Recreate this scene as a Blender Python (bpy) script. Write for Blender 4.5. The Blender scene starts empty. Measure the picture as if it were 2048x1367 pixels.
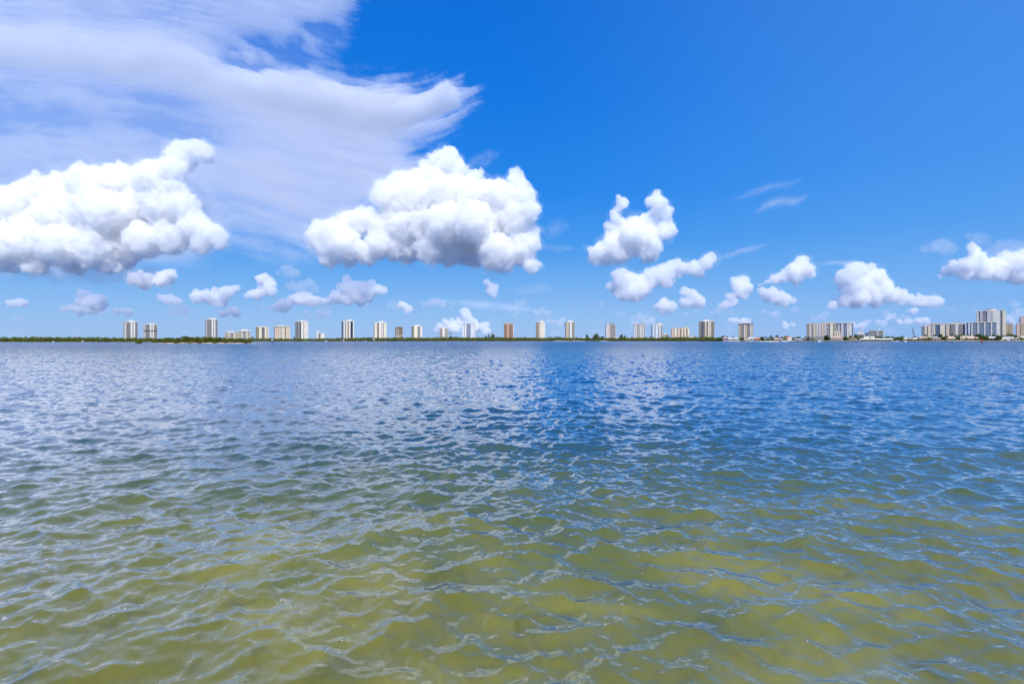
import bpy, bmesh, math, random
import numpy as np
from mathutils import Vector, Matrix
R = math.radians
scn = bpy.context.scene
col = scn.collection
CAM_H = 2.6          # eye height over the water, metres
HY = 680.5           # photo row of the horizon (2048 px wide photo)
F = 1024.0           # focal length in photo pixels (18 mm on 36 mm)

def P(px, py, D):
    return ((px - 1024.0) / F * D, D, CAM_H + (HY - py) / F * D)

def PX(px, D): return (px - 1024.0) / F * D
def PZ(py, D): return CAM_H + (HY - py) / F * D

# ------------------------------------------------------------------ helpers
def tag(o, label=None, cat=None, group=None, kind=None):
    if label: o['label'] = label
    if cat: o['category'] = cat
    if group: o['group'] = group
    if kind: o['kind'] = kind
    return o

def link(name, me, mat=None, parent=None):
    o = bpy.data.objects.new(name, me)
    col.objects.link(o)
    if mat is not None and me is not None and len(me.materials) == 0:
        for m in (mat if isinstance(mat, (list, tuple)) else [mat]):
            me.materials.append(m)
    if parent is not None: o.parent = parent
    return o

def empty(name, loc, rz=0.0):
    o = bpy.data.objects.new(name, None)
    o.empty_display_size = 1.0
    col.objects.link(o)
    o.location = loc; o.rotation_euler = (0, 0, rz)
    return o

def np_mesh(name, verts, faces=None, quads=None, smooth=False):
    """verts (n,3); faces: array (m,k)"""
    me = bpy.data.meshes.new(name)
    verts = np.asarray(verts, dtype=np.float32)
    f = np.asarray(faces, dtype=np.int32)
    me.vertices.add(len(verts)); me.vertices.foreach_set('co', verts.ravel())
    k = f.shape[1]
    me.loops.add(f.size); me.loops.foreach_set('vertex_index', f.ravel())
    me.polygons.add(len(f))
    me.polygons.foreach_set('loop_start', np.arange(0, f.size, k, dtype=np.int32))
    if smooth: me.polygons.foreach_set('use_smooth', np.ones(len(f), dtype=bool))
    me.update(); me.validate()
    return me

class MB:
    """collects boxes, prisms and tubes, then links them as ONE mesh object"""
    def __init__(s): s.v = []; s.f = []
    def add(s, vs, fs):
        b = len(s.v); s.v += [tuple(map(float, v)) for v in vs]; s.f += [tuple(i + b for i in f) for f in fs]
    def box(s, x0, x1, y0, y1, z0, z1):
        s.add([(x0,y0,z0),(x1,y0,z0),(x1,y1,z0),(x0,y1,z0),(x0,y0,z1),(x1,y0,z1),(x1,y1,z1),(x0,y1,z1)],
              [(0,3,2,1),(4,5,6,7),(0,1,5,4),(1,2,6,5),(2,3,7,6),(3,0,4,7)])
    def hip(s, x0, x1, y0, y1, z0, z1, rx, ry=None):
        """hipped roof: ridge inset rx at both ends (ry keeps the ridge in the middle)"""
        ym = (y0 + y1) / 2; 
        s.add([(x0,y0,z0),(x1,y0,z0),(x1,y1,z0),(x0,y1,z0),(x0+rx,ym,z1),(x1-rx,ym,z1)],
              [(0,3,2,1),(0,1,5,4),(1,2,5),(2,3,4,5),(3,0,4)])
    def prism(s, pts, z0, z1):
        n = len(pts)
        s.add([(p[0],p[1],z0) for p in pts] + [(p[0],p[1],z1) for p in pts],
              [tuple(range(n-1,-1,-1)), tuple(range(n,2*n))] + [(i,(i+1)%n,n+(i+1)%n,n+i) for i in range(n)])
    def tube(s, p0, p1, r0, r1, n=8):
        p0 = Vector(p0); p1 = Vector(p1); d = (p1-p0).normalized()
        a = d.orthogonal().normalized(); b = d.cross(a)
        vs = []
        for p, r in ((p0,r0),(p1,r1)):
            for i in range(n):
                t = 2*math.pi*i/n
                vs.append(p + (a*math.cos(t)+b*math.sin(t))*r)
        s.add(vs, [tuple(range(n-1,-1,-1)), tuple(range(n,2*n))] + [(i,(i+1)%n,n+(i+1)%n,n+i) for i in range(n)])
    def mesh(s, name):
        me = bpy.data.meshes.new(name); me.from_pydata(s.v, [], s.f); me.update()
        return me
    def build(s, name, mat, parent=None):
        return link(name, s.mesh(name), mat, parent)

def nt(mat):
    mat.use_nodes = True
    t = mat.node_tree; t.nodes.clear()
    return t
def N(t, typ, **kw):
    n = t.nodes.new(typ)
    for k, v in kw.items(): setattr(n, k, v)
    return n
def math_n(t, op, a, b=None, c=None, clamp=False):
    n = t.nodes.new('ShaderNodeMath'); n.operation = op; n.use_clamp = clamp
    for i, x in enumerate((a, b, c)):
        if x is None: continue
        if isinstance(x, (int, float)): n.inputs[i].default_value = x
        else: t.links.new(x, n.inputs[i])
    return n.outputs[0]
def mapr(t, x, a, b, c, d, smooth=True):
    n = t.nodes.new('ShaderNodeMapRange'); n.interpolation_type = 'SMOOTHSTEP' if smooth else 'LINEAR'
    t.links.new(x, n.inputs[0])
    for i, v in enumerate((a, b, c, d)): n.inputs[i+1].default_value = v
    return n.outputs[0]
def mixc(t, f, a, b):
    n = t.nodes.new('ShaderNodeMix'); n.data_type = 'RGBA'
    if isinstance(f, (int, float)): n.inputs[0].default_value = f
    else: t.links.new(f, n.inputs[0])
    for i, x in ((6, a), (7, b)):
        if isinstance(x, tuple): n.inputs[i].default_value = (*x, 1) if len(x) == 3 else x
        else: t.links.new(x, n.inputs[i])
    return n.outputs[2]

def mat_noise(name, c1, c2, scale=0.5, rough=0.8, detail=4, stretch=(1,1,1), spec=0.3, metallic=0.0, coord='Object'):
    """two-tone weathered surface"""
    m = bpy.data.materials.new(name); t = nt(m)
    tc = N(t, 'ShaderNodeTexCoord'); mp = N(t, 'ShaderNodeMapping'); mp.inputs['Scale'].default_value = stretch
    t.links.new(tc.outputs[coord], mp.inputs['Vector'])
    nz = N(t, 'ShaderNodeTexNoise'); nz.inputs['Scale'].default_value = scale; nz.inputs['Detail'].default_value = detail
    t.links.new(mp.outputs[0], nz.inputs['Vector'])
    f = mapr(t, nz.outputs[0], 0.35, 0.65, 0, 1)
    c = mixc(t, f, c1, c2)
    b = N(t, 'ShaderNodeBsdfPrincipled'); t.links.new(c, b.inputs['Base Color'])
    b.inputs['Roughness'].default_value = rough; b.inputs['Specular IOR Level'].default_value = spec
    b.inputs['Metallic'].default_value = metallic
    o = N(t, 'ShaderNodeOutputMaterial'); t.links.new(b.outputs[0], o.inputs[0])
    return m

# ------------------------------------------------------------------ camera, sun, sky
cam = bpy.data.cameras.new('camera'); co = bpy.data.objects.new('camera', cam); col.objects.link(co)
cam.lens = 18.0; cam.sensor_width = 36.0; cam.shift_y = -(683.5 - HY) / 2048.0
cam.clip_start = 0.1; cam.clip_end = 200000.0
co.location = (0, 0, CAM_H); co.rotation_euler = (R(90), 0, 0)
scn.camera = co

SUN_EL = 47.0
SUN_AZ = 166.0        # degrees clockwise from +Y (view direction): behind-right of the camera
sd = Vector((math.sin(R(SUN_AZ))*math.cos(R(SUN_EL)), math.cos(R(SUN_AZ))*math.cos(R(SUN_EL)), math.sin(R(SUN_EL))))
sl = bpy.data.lights.new('sun', 'SUN'); sl.energy = 4.8; sl.angle = R(0.5); sl.color = (1.0, 0.96, 0.90)
so = bpy.data.objects.new('sun', sl); col.objects.link(so)
so.rotation_euler = (-sd).to_track_quat('-Z', 'Y').to_euler()
so.location = (0, -50, 100)

w = bpy.data.worlds.new('World'); scn.world = w; w.use_nodes = True
t = w.node_tree; t.nodes.clear()
sky = N(t, 'ShaderNodeTexSky', sky_type='NISHITA'); sky.sun_disc = False
sky.sun_elevation = R(SUN_EL); sky.sun_rotation = R(SUN_AZ)
sky.altitude = 0; sky.air_density = 1.0; sky.dust_density = 0.6; sky.ozone_density = 3.0
def lin(r, g, b):
    return tuple(((c/255+0.055)/1.055)**2.4 if c > 10 else c/255/12.92 for c in (r, g, b))
# the clear-air gradient of a humid coastal day over the Nishita light: pale at the horizon, deep blue higher up, lighter toward the right
tc = N(t, 'ShaderNodeTexCoord'); sp = N(t, 'ShaderNodeSeparateXYZ'); t.links.new(tc.outputs['Generated'], sp.inputs[0])
rp = N(t, 'ShaderNodeValToRGB'); rp.color_ramp.interpolation = 'LINEAR'
_el = rp.color_ramp.elements
SKY_STOPS = [(0.0, lin(158,194,240)), (0.05, lin(140,188,242)), (0.11, lin(108,173,241)), (0.18, lin(66,153,239)), (0.27, lin(32,136,237)), (0.42, lin(6,121,229)), (0.56, lin(0,111,220)), (0.8, lin(0,104,212)), (1.0, lin(0,98,205))]
_el[0].position = 0; _el[0].color = (*SKY_STOPS[0][1], 1); _el[1].position = 1; _el[1].color = (*SKY_STOPS[-1][1], 1)
for p_, c_ in SKY_STOPS[1:-1]:
    e = _el.new(p_); e.color = (*c_, 1)
t.links.new(sp.outputs['Z'], rp.inputs[0])
ds = N(t, 'ShaderNodeVectorMath', operation='DOT_PRODUCT'); t.links.new(tc.outputs['Generated'], ds.inputs[0])
ds.inputs[1].default_value = (0.95, -0.1, 0.3)
lite = mapr(t, ds.outputs['Value'], 0.0, 0.95, 0.0, 0.48)
grad = mixc(t, lite, rp.outputs[0], lin(105,168,243))
k = N(t, 'ShaderNodeVectorMath', operation='SCALE'); k.inputs['Scale'].default_value = 1/0.12
t.links.new(grad, k.inputs[0])
hs = N(t, 'ShaderNodeMix', data_type='RGBA'); hs.inputs[0].default_value = 0.95
t.links.new(sky.outputs[0], hs.inputs[6]); t.links.new(k.outputs[0], hs.inputs[7])
bg = N(t, 'ShaderNodeBackground'); bg.inputs['Strength'].default_value = 0.12
t.links.new(hs.outputs[2], bg.inputs['Color'])
wo = N(t, 'ShaderNodeOutputWorld'); t.links.new(bg.outputs[0], wo.inputs[0])

vs = scn.view_settings
vs.view_transform = 'Standard'; vs.look = 'None'; vs.gamma = 1.0; vs.exposure = 0.0
cy = scn.cycles
cy.use_denoising = True
try: cy.denoiser = 'OPENIMAGEDENOISE'
except Exception: pass
cy.use_adaptive_sampling = True; cy.adaptive_threshold = 0.02
cy.max_bounces = 24; cy.diffuse_bounces = 3; cy.glossy_bounces = 3; cy.transmission_bounces = 2
cy.volume_bounces = 20; cy.transparent_max_bounces = 64
cy.sample_clamp_direct = 5.0; cy.caustics_reflective = False; cy.caustics_refractive = False
# ------------------------------------------------------------------ the lagoon
def wave_tile(n, L, seed, lp, th0, spread, cut):
    rng = np.random.default_rng(seed)
    k1 = 2*np.pi*np.fft.fftfreq(n, L/n)
    kx, ky = np.meshgrid(k1, k1, indexing='ij')
    k = np.hypot(kx, ky); k[0,0] = 1
    kp = 2*np.pi/lp
    S = k**-4.3*np.exp(-1.25*(kp/k)**2)*np.exp(-(k*cut)**2)
    th = np.arctan2(ky, kx)
    D = 0.07 + np.abs(np.cos((th-th0)/2))**(2*spread)
    A = np.sqrt(S*D)*(rng.normal(size=(n,n)) + 1j*rng.normal(size=(n,n)))
    A[0,0] = 0
    h = np.fft.ifft2(A).real
    dx = np.fft.ifft2(1j*kx/k*A).real; dy = np.fft.ifft2(1j*ky/k*A).real
    s = h.std()
    return h/s, dx/s, dy/s
def samp(f, L, x, y):
    n = f.shape[0]
    u = (x/L*n) % n; v = (y/L*n) % n
    i = np.floor(u).astype(int); j = np.floor(v).astype(int); a = u-i; b = v-j
    i %= n; j %= n; i1 = (i+1) % n; j1 = (j+1) % n
    return f[i,j]*(1-a)*(1-b)+f[i1,j]*a*(1-b)+f[i,j1]*(1-a)*b+f[i1,j1]*a*b

def build_water():
    # radial rows: fine near the viewer, coarser far off; columns evenly spaced in bearing, denser in the middle
    rr = [1.2]
    while rr[-1] < 700:
        r = rr[-1]
        rr.append(r + max(0.03, min(0.00042*r*r, 0.16+0.0016*r)))
    while rr[-1] < 60000: rr.append(rr[-1]*1.25)
    rr = np.array(rr)
    th = np.radians(np.linspace(-58, 58, 1050))
    Rg, T = np.meshgrid(rr, th, indexing='ij')
    x = Rg*np.sin(T); y = Rg*np.cos(T)
    z = np.zeros_like(x); ox = np.zeros_like(x); oy = np.zeros_like(x)
    for (n, L, seed, lp, rot, amp, cut, ch) in ((1024, 33.0, 3, 1.4, 0.22, 0.0212, 0.014, 0.9),
                                            (768, 20.3, 8, 0.66, -0.30, 0.0098, 0.010, 0.8),
                                            (768, 11.1, 15, 0.36, 0.05, 0.0036, 0.008, 0.7),
                                            (512, 170.0, 21, 6.0, 0.1, 0.024, 0.15, 0.8)):
        h, dx, dy = wave_tile(n, L, seed, lp, -np.pi/2, 2.6, cut)
        c, s = math.cos(rot), math.sin(rot)
        u = x*c + y*s; v = -x*s + y*c
        z += amp*samp(h, L, u, v)
        a = amp*ch*samp(dx, L, u, v); b = amp*ch*samp(dy, L, u, v)
        ox += a*c - b*s; oy += a*s + b*c
    fade = np.clip((2000-Rg)/1300, 0, 1)
    z *= fade; ox *= fade; oy *= fade
    co_ = np.stack([x+ox, y+oy, z], -1).reshape(-1, 3)
    nr, nc = x.shape
    idx = np.arange(nr*nc).reshape(nr, nc)
    q = np.stack([idx[:-1,:-1], idx[:-1,1:], idx[1:,1:], idx[1:,:-1]], -1).reshape(-1, 4)
    me = np_mesh('water', co_, q, smooth=True)
    # a few bubbles and flecks of foam riding on the near water
    rng = np.random.default_rng(77); near = np.where((Rg.ravel() > 3.4) & (Rg.ravel() < 13) & (np.abs(T.ravel()) < 0.80))[0]
    ov = np.array([(1,0,0),(-1,0,0),(0,1,0),(0,-1,0),(0,0,.6),(0,0,-.6)]); of = np.array([(0,2,4),(2,1,4),(1,3,4),(3,0,4),(2,0,5),(1,2,5),(3,1,5),(0,3,5)])
    fv, ff = [], []
    for _ in range(34):
        c = co_[rng.choice(near)]
        for _ in range(rng.integers(1, 9)):
            p = c + np.array([rng.normal()*0.05, rng.normal()*0.22, 0.0])
            j = near[np.argmin(((co_[near, :2]-p[:2])**2).sum(1))]
            ff.append(of + 6*len(fv)); fv.append(ov*rng.uniform(0.0035, 0.0085) + np.array([p[0], p[1], co_[j, 2]+0.003]))
    fo = link('foam_flecks', np_mesh('foam_flecks', np.concatenate(fv), np.concatenate(ff)), mat_noise('foam', (0.75,0.76,0.75), (0.85,0.85,0.84), 3.0, 0.4))
    tag(fo, 'tiny white bubbles and foam flecks on the near water', None, None, 'stuff')
    m = bpy.data.materials.new('lagoon_water'); t = nt(m)
    g = N(t, 'ShaderNodeNewGeometry'); sp = N(t, 'ShaderNodeSeparateXYZ'); t.links.new(g.outputs['Position'], sp.inputs[0])
    ln = N(t, 'ShaderNodeVectorMath', operation='LENGTH'); t.links.new(g.outputs['Position'], ln.inputs[0])
    dist = ln.outputs['Value']
    # the bottom drops away from the near bank: sandy olive shallows, green, then deep blue-green
    nz = N(t, 'ShaderNodeTexNoise'); nz.inputs['Scale'].default_value = 0.22; nz.inputs['Detail'].default_value = 3
    t.links.new(g.outputs['Position'], nz.inputs['Vector'])
    yy = math_n(t, 'ADD', sp.outputs['Y'], math_n(t, 'MULTIPLY', math_n(t, 'SUBTRACT', nz.outputs[0], 0.5), 9.0))
    lg = math_n(t, 'LOGARITHM', math_n(t, 'MAXIMUM', yy, 1.5), 10.0)
    rp = N(t, 'ShaderNodeValToRGB'); rp.color_ramp.interpolation = 'EASE'
    el = rp.color_ramp.elements
    stops = WATER_STOPS
    el[0].position = stops[0][0]; el[0].color = (*stops[0][1], 1)
    el[1].position = stops[-1][0]; el[1].color = (*stops[-1][1], 1)
    for p_, c_ in stops[1:-1]:
        e = el.new(p_); e.color = (*c_, 1)
    t.links.new(mapr(t, lg, 0.0, 3.0, 0, 1, False), rp.inputs[0])
    # patches of sand and weed on the shallow bottom
    n2 = N(t, 'ShaderNodeTexNoise'); n2.inputs['Scale'].default_value = 0.55; n2.inputs['Detail'].default_value = 4; n2.inputs['Distortion'].default_value = 0.6
    t.links.new(g.outputs['Position'], n2.inputs['Vector'])
    pf = math_n(t, 'MULTIPLY', mapr(t, n2.outputs[0], 0.42, 0.68, 0, 1), mapr(t, sp.outputs['Y'], 4.0, 11.0, 1, 0))
    sand = mixc(t, pf, rp.outputs[0], SAND_PATCH)
    n3 = N(t, 'ShaderNodeTexNoise'); n3.inputs['Scale'].default_value = 1.7; n3.inputs['Detail'].default_value = 6; n3.inputs['Roughness'].default_value = 0.62; n3.inputs['Distortion'].default_value = 0.8
    t.links.new(g.outputs['Position'], n3.inputs['Vector'])
    wf = math_n(t, 'MULTIPLY', mapr(t, n3.outputs[0], 0.50, 0.72, 0, 0.45), mapr(t, sp.outputs['Y'], 4.5, 12.0, 1, 0))
    sand = mixc(t, wf, sand, (0.055, 0.060, 0.010))
    # ripples too small for the mesh
    mp = N(t, 'ShaderNodeMapping'); mp.inputs['Scale'].default_value = (0.42, 1.0, 1.0); mp.inputs['Rotation'].default_value = (0, 0, 0.25)
    t.links.new(g.outputs['Position'], mp.inputs['Vector'])
    r1 = N(t, 'ShaderNodeTexNoise'); r1.inputs['Scale'].default_value = 4.2; r1.inputs['Detail'].default_value = 5; r1.inputs['Roughness'].default_value = 0.55; r1.inputs['Distortion'].default_value = 0.5
    t.links.new(mp.outputs[0], r1.inputs['Vector'])
    r2 = N(t, 'ShaderNodeTexNoise'); r2.inputs['Scale'].default_value = 0.16; r2.inputs['Detail'].default_value = 6; r2.inputs['Roughness'].default_value = 0.6
    t.links.new(mp.outputs[0], r2.inputs['Vector'])
    b1 = N(t, 'ShaderNodeBump'); b1.inputs['Strength'].default_value = 1.0; b1.inputs['Distance'].default_value = 1.0
    amp1 = mapr(t, dist, 3.0, 60.0, RIPPLE, RIPPLE*0.9)
    hsum = math_n(t, 'ADD', math_n(t, 'MULTIPLY', r1.outputs[0], amp1),
                  math_n(t, 'MULTIPLY', r2.outputs[0], mapr(t, dist, 40.0, 400.0, 0.0, 1.1)))
    t.links.new(hsum, b1.inputs['Height'])
    # light scattered back from under the surface leaves it evenly; only the mirror part follows the ripples
    df = N(t, 'ShaderNodeBsdfDiffuse'); t.links.new(sand, df.inputs['Color'])
    up = N(t, 'ShaderNodeCombineXYZ'); up.inputs[2].default_value = 1.0
    nm = N(t, 'ShaderNodeVectorMath', operation='MULTIPLY_ADD'); t.links.new(g.outputs['Normal'], nm.inputs[0])
    nm.inputs[1].default_value = (0.35, 0.35, 0.35); t.links.new(up.outputs[0], nm.inputs[2])
    nn = N(t, 'ShaderNodeVectorMath', operation='NORMALIZE'); t.links.new(nm.outputs[0], nn.inputs[0])
    t.links.new(nn.outputs[0], df.inputs['Normal'])
    gl = N(t, 'ShaderNodeBsdfGlossy'); t.links.new(b1.outputs[0], gl.inputs['Normal'])
    t.links.new(mapr(t, dist, 5.0, 600.0, 0.06, 0.16), gl.inputs['Roughness'])
    fr = N(t, 'ShaderNodeFresnel'); fr.inputs['IOR'].default_value = 1.36; t.links.new(b1.outputs[0], fr.inputs['Normal'])
    bs = N(t, 'ShaderNodeMixShader'); refl = math_n(t, 'MULTIPLY', math_n(t, 'SUBTRACT', fr.outputs[0], 0.004), 2.55, clamp=True)
    # far off, the wave faces turned to the viewer hide the mirror-flat backs
    t.links.new(math_n(t, 'MINIMUM', refl, mapr(t, dist, 15.0, 250.0, 0.95, 0.62)), bs.inputs[0]); t.links.new(df.outputs[0], bs.inputs[1]); t.links.new(gl.outputs[0], bs.inputs[2])
    o = N(t, 'ShaderNodeOutputMaterial'); t.links.new(bs.outputs[0], o.inputs[0])
    ob = link('water', me, m)
    tag(ob, 'choppy lagoon water, olive over the shallows and blue farther out', None, None, 'structure')
    return ob
# (log10 metres)/3 -> colour of the light coming back out of the water
WATER_STOPS = [(0.20, (0.160, 0.156, 0.022)), (0.27, (0.132, 0.146, 0.026)), (0.325, (0.078, 0.110, 0.034)), (0.39, (0.030, 0.078, 0.072)), (0.50, (0.012, 0.065, 0.125)), (1.0, (0.010, 0.066, 0.180))]
SAND_PATCH = (0.235, 0.218, 0.034)
RIPPLE = 0.014
build_water()
# ------------------------------------------------------------------ clouds
def ico(sub):
    bm = bmesh.new(); bmesh.ops.create_icosphere(bm, subdivisions=sub, radius=1.0)
    v = np.array([x.co[:] for x in bm.verts]); f = np.array([[q.index for q in p.verts] for p in bm.faces]); bm.free()
    return v, f
ICO = {0: ico(3), 1: ico(2), 2: ico(1), 3: ico(1)}
_tex = {}
def noise_tex(kind, size, depth=3):
    k = (kind, round(size, 2), depth)
    if k not in _tex:
        tx = bpy.data.textures.new('billow', kind); tx.noise_scale = size
        if kind == 'CLOUDS': tx.noise_depth = depth; tx.noise_type = 'HARD_NOISE'
        if kind == 'VORONOI': tx.noise_intensity = 1.2
        _tex[k] = tx
    return _tex[k]

def cloud_mat(name, density, tint=(1, 1, 1), g=0.0):
    m = bpy.data.materials.new(name); t = nt(m)
    tint = tuple(a*b_ for a, b_ in zip(tint, (0.994, 0.996, 1.0)))
    v = N(t, 'ShaderNodeVolumeScatter'); v.inputs['Color'].default_value = (*tint, 1)
    v.inputs['Density'].default_value = density; v.inputs['Anisotropy'].default_value = g
    o = N(t, 'ShaderNodeOutputMaterial'); t.links.new(v.outputs[0], o.inputs['Volume'])
    return m

BASE = 820.0     # height of the cumulus bases over the water
def cumulus(circles, base_py, label, seed, dens=None, D=None, depth=0.8, group='cumulus clouds', squash=1.0, fringe=True, kind=None, name='cloud'):
    """circles: (px, py, r) billows read off the cloud; built as a cauliflower heap of spheres with its own depth, then fused.
    a thin fringe of mist hangs round the dense body"""
    rng = np.random.default_rng(seed)
    if D is None: D = min(BASE*F/(HY-base_py), 34000.0)
    zb = PZ(base_py, D)
    rmean = float(np.mean([c[2] for c in circles])); big = rmean > 15
    swell = 0.94 if big else 1.05
    if not big:                              # ragged scraps round the small clouds
        circles = [(a, b, r*rng.uniform(0.78, 1.12)) for a, b, r in circles]
        for (a, b, r) in list(circles):
            for _ in range(2):
                q = rng.uniform(0, 2*math.pi)
                circles.append((a + math.cos(q)*r*rng.uniform(0.9, 1.55), b + math.sin(q)*r*rng.uniform(0.5, 1.0), r*rng.uniform(0.28, 0.5)))
    px = D/512.0                             # metres in one render pixel at that distance
    sp = []                                  # centre, radius, level
    for (cx, cy_, r) in circles:
        rw = r*swell/F*D
        for k in range(2 if r > 22 else 1):
            y = D + rng.normal()*depth*rw*0.6 + (k*rw*0.9)
            sp.append((PX(cx, D)*y/D, y, CAM_H + (HY-cy_)/F*y, rw*(1.0 if k == 0 else 0.85), 0))
    def sprout(parents, lvl, n, lo, hi, rmin):
        out = []
        for (x, y, z, r, _) in parents:
            m = max(4, int(n*min(1.5, r/(12*px)))) if lvl == 1 else n
            d = rng.normal(size=(m, 3)); d /= np.linalg.norm(d, axis=1)[:, None]
            d[:, 2] = np.where(d[:, 2] < -0.25, -0.6*d[:, 2], d[:, 2])
            for e in d:
                rk = r*rng.uniform(lo, hi)
                if rk < rmin: continue
                c = np.array([x, y, z]) + e*(r - rk*rng.uniform(0.25, 0.75))
                out.append((*c, rk, lvl))
        return out
    l1 = sprout(sp, 1, 30, 0.11, 0.31, 1.2*px)
    l2 = sprout(l1, 2, 8, 0.26, 0.50, 0.9*px)
    sp = sp + l1 + l2
    V, Fc, b = [], [], 0
    for (x, y, z, r, l) in sp:
        if z + r < zb: continue
        v, f = ICO[l]
        V.append(v*r + np.array([x, y, z])); Fc.append(f + b); b += len(v)
    V = np.concatenate(V); Fc = np.concatenate(Fc)
    wob = 0.005*D*np.sin(V[:,0]/D*61+seed)*np.cos(V[:,1]/D*47)
    lo = zb + wob; u = V[:,2] < lo
    V[u,2] = lo[u] - (lo[u]-V[u,2])*0.15
    c0 = np.array([V[:,0].mean(), D, zb])
    V = V - c0; V[:,2] *= squash
    def fuse(nm, steps, vox, smooth):
        ob = link(nm, np_mesh(nm, V, Fc))
        md = ob.modifiers.new('fuse', 'REMESH'); md.mode = 'VOXEL'; md.voxel_size = vox*px
        if smooth: sm = ob.modifiers.new('blend', 'SMOOTH'); sm.factor = 0.5; sm.iterations = smooth
        for size, st, mid in steps:
            dm = ob.modifiers.new('billow', 'DISPLACE'); dm.texture = noise_tex('CLOUDS', size*px, 3); dm.texture_coords = 'LOCAL'
            dm.strength = st*px; dm.mid_level = mid
        md = ob.modifiers.new('heal', 'REMESH'); md.mode = 'VOXEL'; md.voxel_size = max(0.85, vox*0.8)*px
        dg = bpy.context.evaluated_depsgraph_get()
        m2 = bpy.data.meshes.new_from_object(ob.evaluated_get(dg)); m2.name = nm
        ob.modifiers.clear(); old = ob.data; ob.data = m2; bpy.data.meshes.remove(old); ob.data.materials.clear()
        return ob
    k = 1.0 if rmean > 20 else 0.85
    ob = fuse(name, ((15, 8*k, 0.28), (6.5, 7.0 if big else 4.5, 0.3 if big else 0.2), (2.6, 4.2 if big else 2.4, 0.34 if big else 0.22)), 1.0 if big else 0.85, 1)
    ob.data.materials.append(cloud_mat('cloud_droplets', dens or (5.0/(px*(24 if rmean > 20 else 20)))))
    ob.location = c0
    if fringe:
        fr_ = fuse('fringe', ((14, 20*k, 0.18), (5, 8*k, 0.22)), 2.0, 4)
        fr_.data.materials.append(cloud_mat('cloud_mist', 0.012/px*(1.0 if not dens else 0.5)))
        fr_.parent = ob
    tag(ob, label, None if kind else 'cloud', None if kind else group, kind)
    return ob

def vnoise(x, y, seed):
    rng = np.random.default_rng(seed); T = rng.random((256, 256))
    i = np.floor(x).astype(int); j = np.floor(y).astype(int); a = x-i; b = y-j
    a = a*a*a*(a*(a*6-15)+10); b = b*b*b*(b*(b*6-15)+10)
    i0, i1, j0, j1 = i % 256, (i+1) % 256, j % 256, (j+1) % 256
    return T[i0,j0]*(1-a)*(1-b)+T[i1,j0]*a*(1-b)+T[i0,j1]*(1-a)*b+T[i1,j1]*a*b
def fbm(x, y, seed, octv=5, gain=0.5):
    s = 0; a = 1; n = 0
    for o in range(octv):
        s = s + a*vnoise(x*2**o + 17.3*o, y*2**o + 5.1*o, seed+o); n += a; a *= gain
    return s/n - 0.5
def sstep(a, b, x):
    u = np.clip((x-a)/(b-a), 0, 1); return u*u*(3-2*u)
def poly_sd(px, py, poly):
    """signed distance to a polygon, positive inside"""
    poly = np.array(poly, float); d = np.full(px.shape, 1e9); ins = np.zeros(px.shape, bool)
    for k in range(len(poly)):
        a, b = poly[k], poly[(k+1) % len(poly)]
        e = b-a; wx, wy = px-a[0], py-a[1]
        u = np.clip((wx*e[0]+wy*e[1])/(e@e), 0, 1)
        d = np.minimum(d, np.hypot(wx-e[0]*u, wy-e[1]*u))
        c = (a[1] <= py) != (b[1] <= py)
        with np.errstate(divide='ignore', invalid='ignore'):
            ins ^= c & (px < a[0] + (py-a[1])/(b[1]-a[1])*e[0])
    return np.where(ins, d, -d)

def sheet_cloud(tau, px, py, H, dens, label, cat='cloud', tint=(1,1,1), name='cloud', tilt=0.0):
    """an ice-cloud layer: a real slab at height H whose thickness in metres is tau (optical depth along the sight line) / dens"""
    D = (H - CAM_H)/(HY - py)*F
    X = (px-1024)/F*D
    el = np.arctan2(HY-py, F*np.hypot(1, (px-1024)/F))
    th = tau*np.sin(el)/dens
    keep = tau > 0.004
    nr, nc = px.shape
    up = np.stack([X, D, H + th*0.6 + 1.0], -1).reshape(-1, 3); dn = np.stack([X, D, H - th*0.4 - 1.0], -1).reshape(-1, 3)
    idx = np.arange(nr*nc).reshape(nr, nc)
    kq = keep[:-1,:-1] | keep[1:,:-1] | keep[:-1,1:] | keep[1:,1:]
    q = np.stack([idx[:-1,:-1], idx[1:,:-1], idx[1:,1:], idx[:-1,1:]], -1)[kq]     # rows go down the sky = away
    # closing walls round the rim
    ed = {}
    a = np.concatenate([q[:,[0,1]], q[:,[1,2]], q[:,[2,3]], q[:,[3,0]]])
    key = np.sort(a, 1); uq, inv, cnt = np.unique(key, axis=0, return_inverse=True, return_counts=True)
    rim = a[cnt[inv.ravel()] == 1]
    n = nr*nc
    top = q[:, ::-1]; bot = q + n
    side = np.stack([rim[:,0], rim[:,1], rim[:,1]+n, rim[:,0]+n], -1)
    fc = np.concatenate([top, bot, side])
    V = np.concatenate([up, dn])
    used = np.unique(fc); remap = -np.ones(len(V), int); remap[used] = np.arange(len(used))
    V = V[used]; fc = remap[fc]
    c0 = V.mean(0); c0[2] = H
    me = np_mesh(name, V-c0, fc)
    bm = bmesh.new(); bm.from_mesh(me); bmesh.ops.recalc_face_normals(bm, faces=bm.faces); bm.to_mesh(me); bm.free()
    ob = link(name, me, cloud_mat('ice_cloud', dens, tint))
    ob.location = c0
    tag(ob, label, cat)
    return ob

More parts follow.
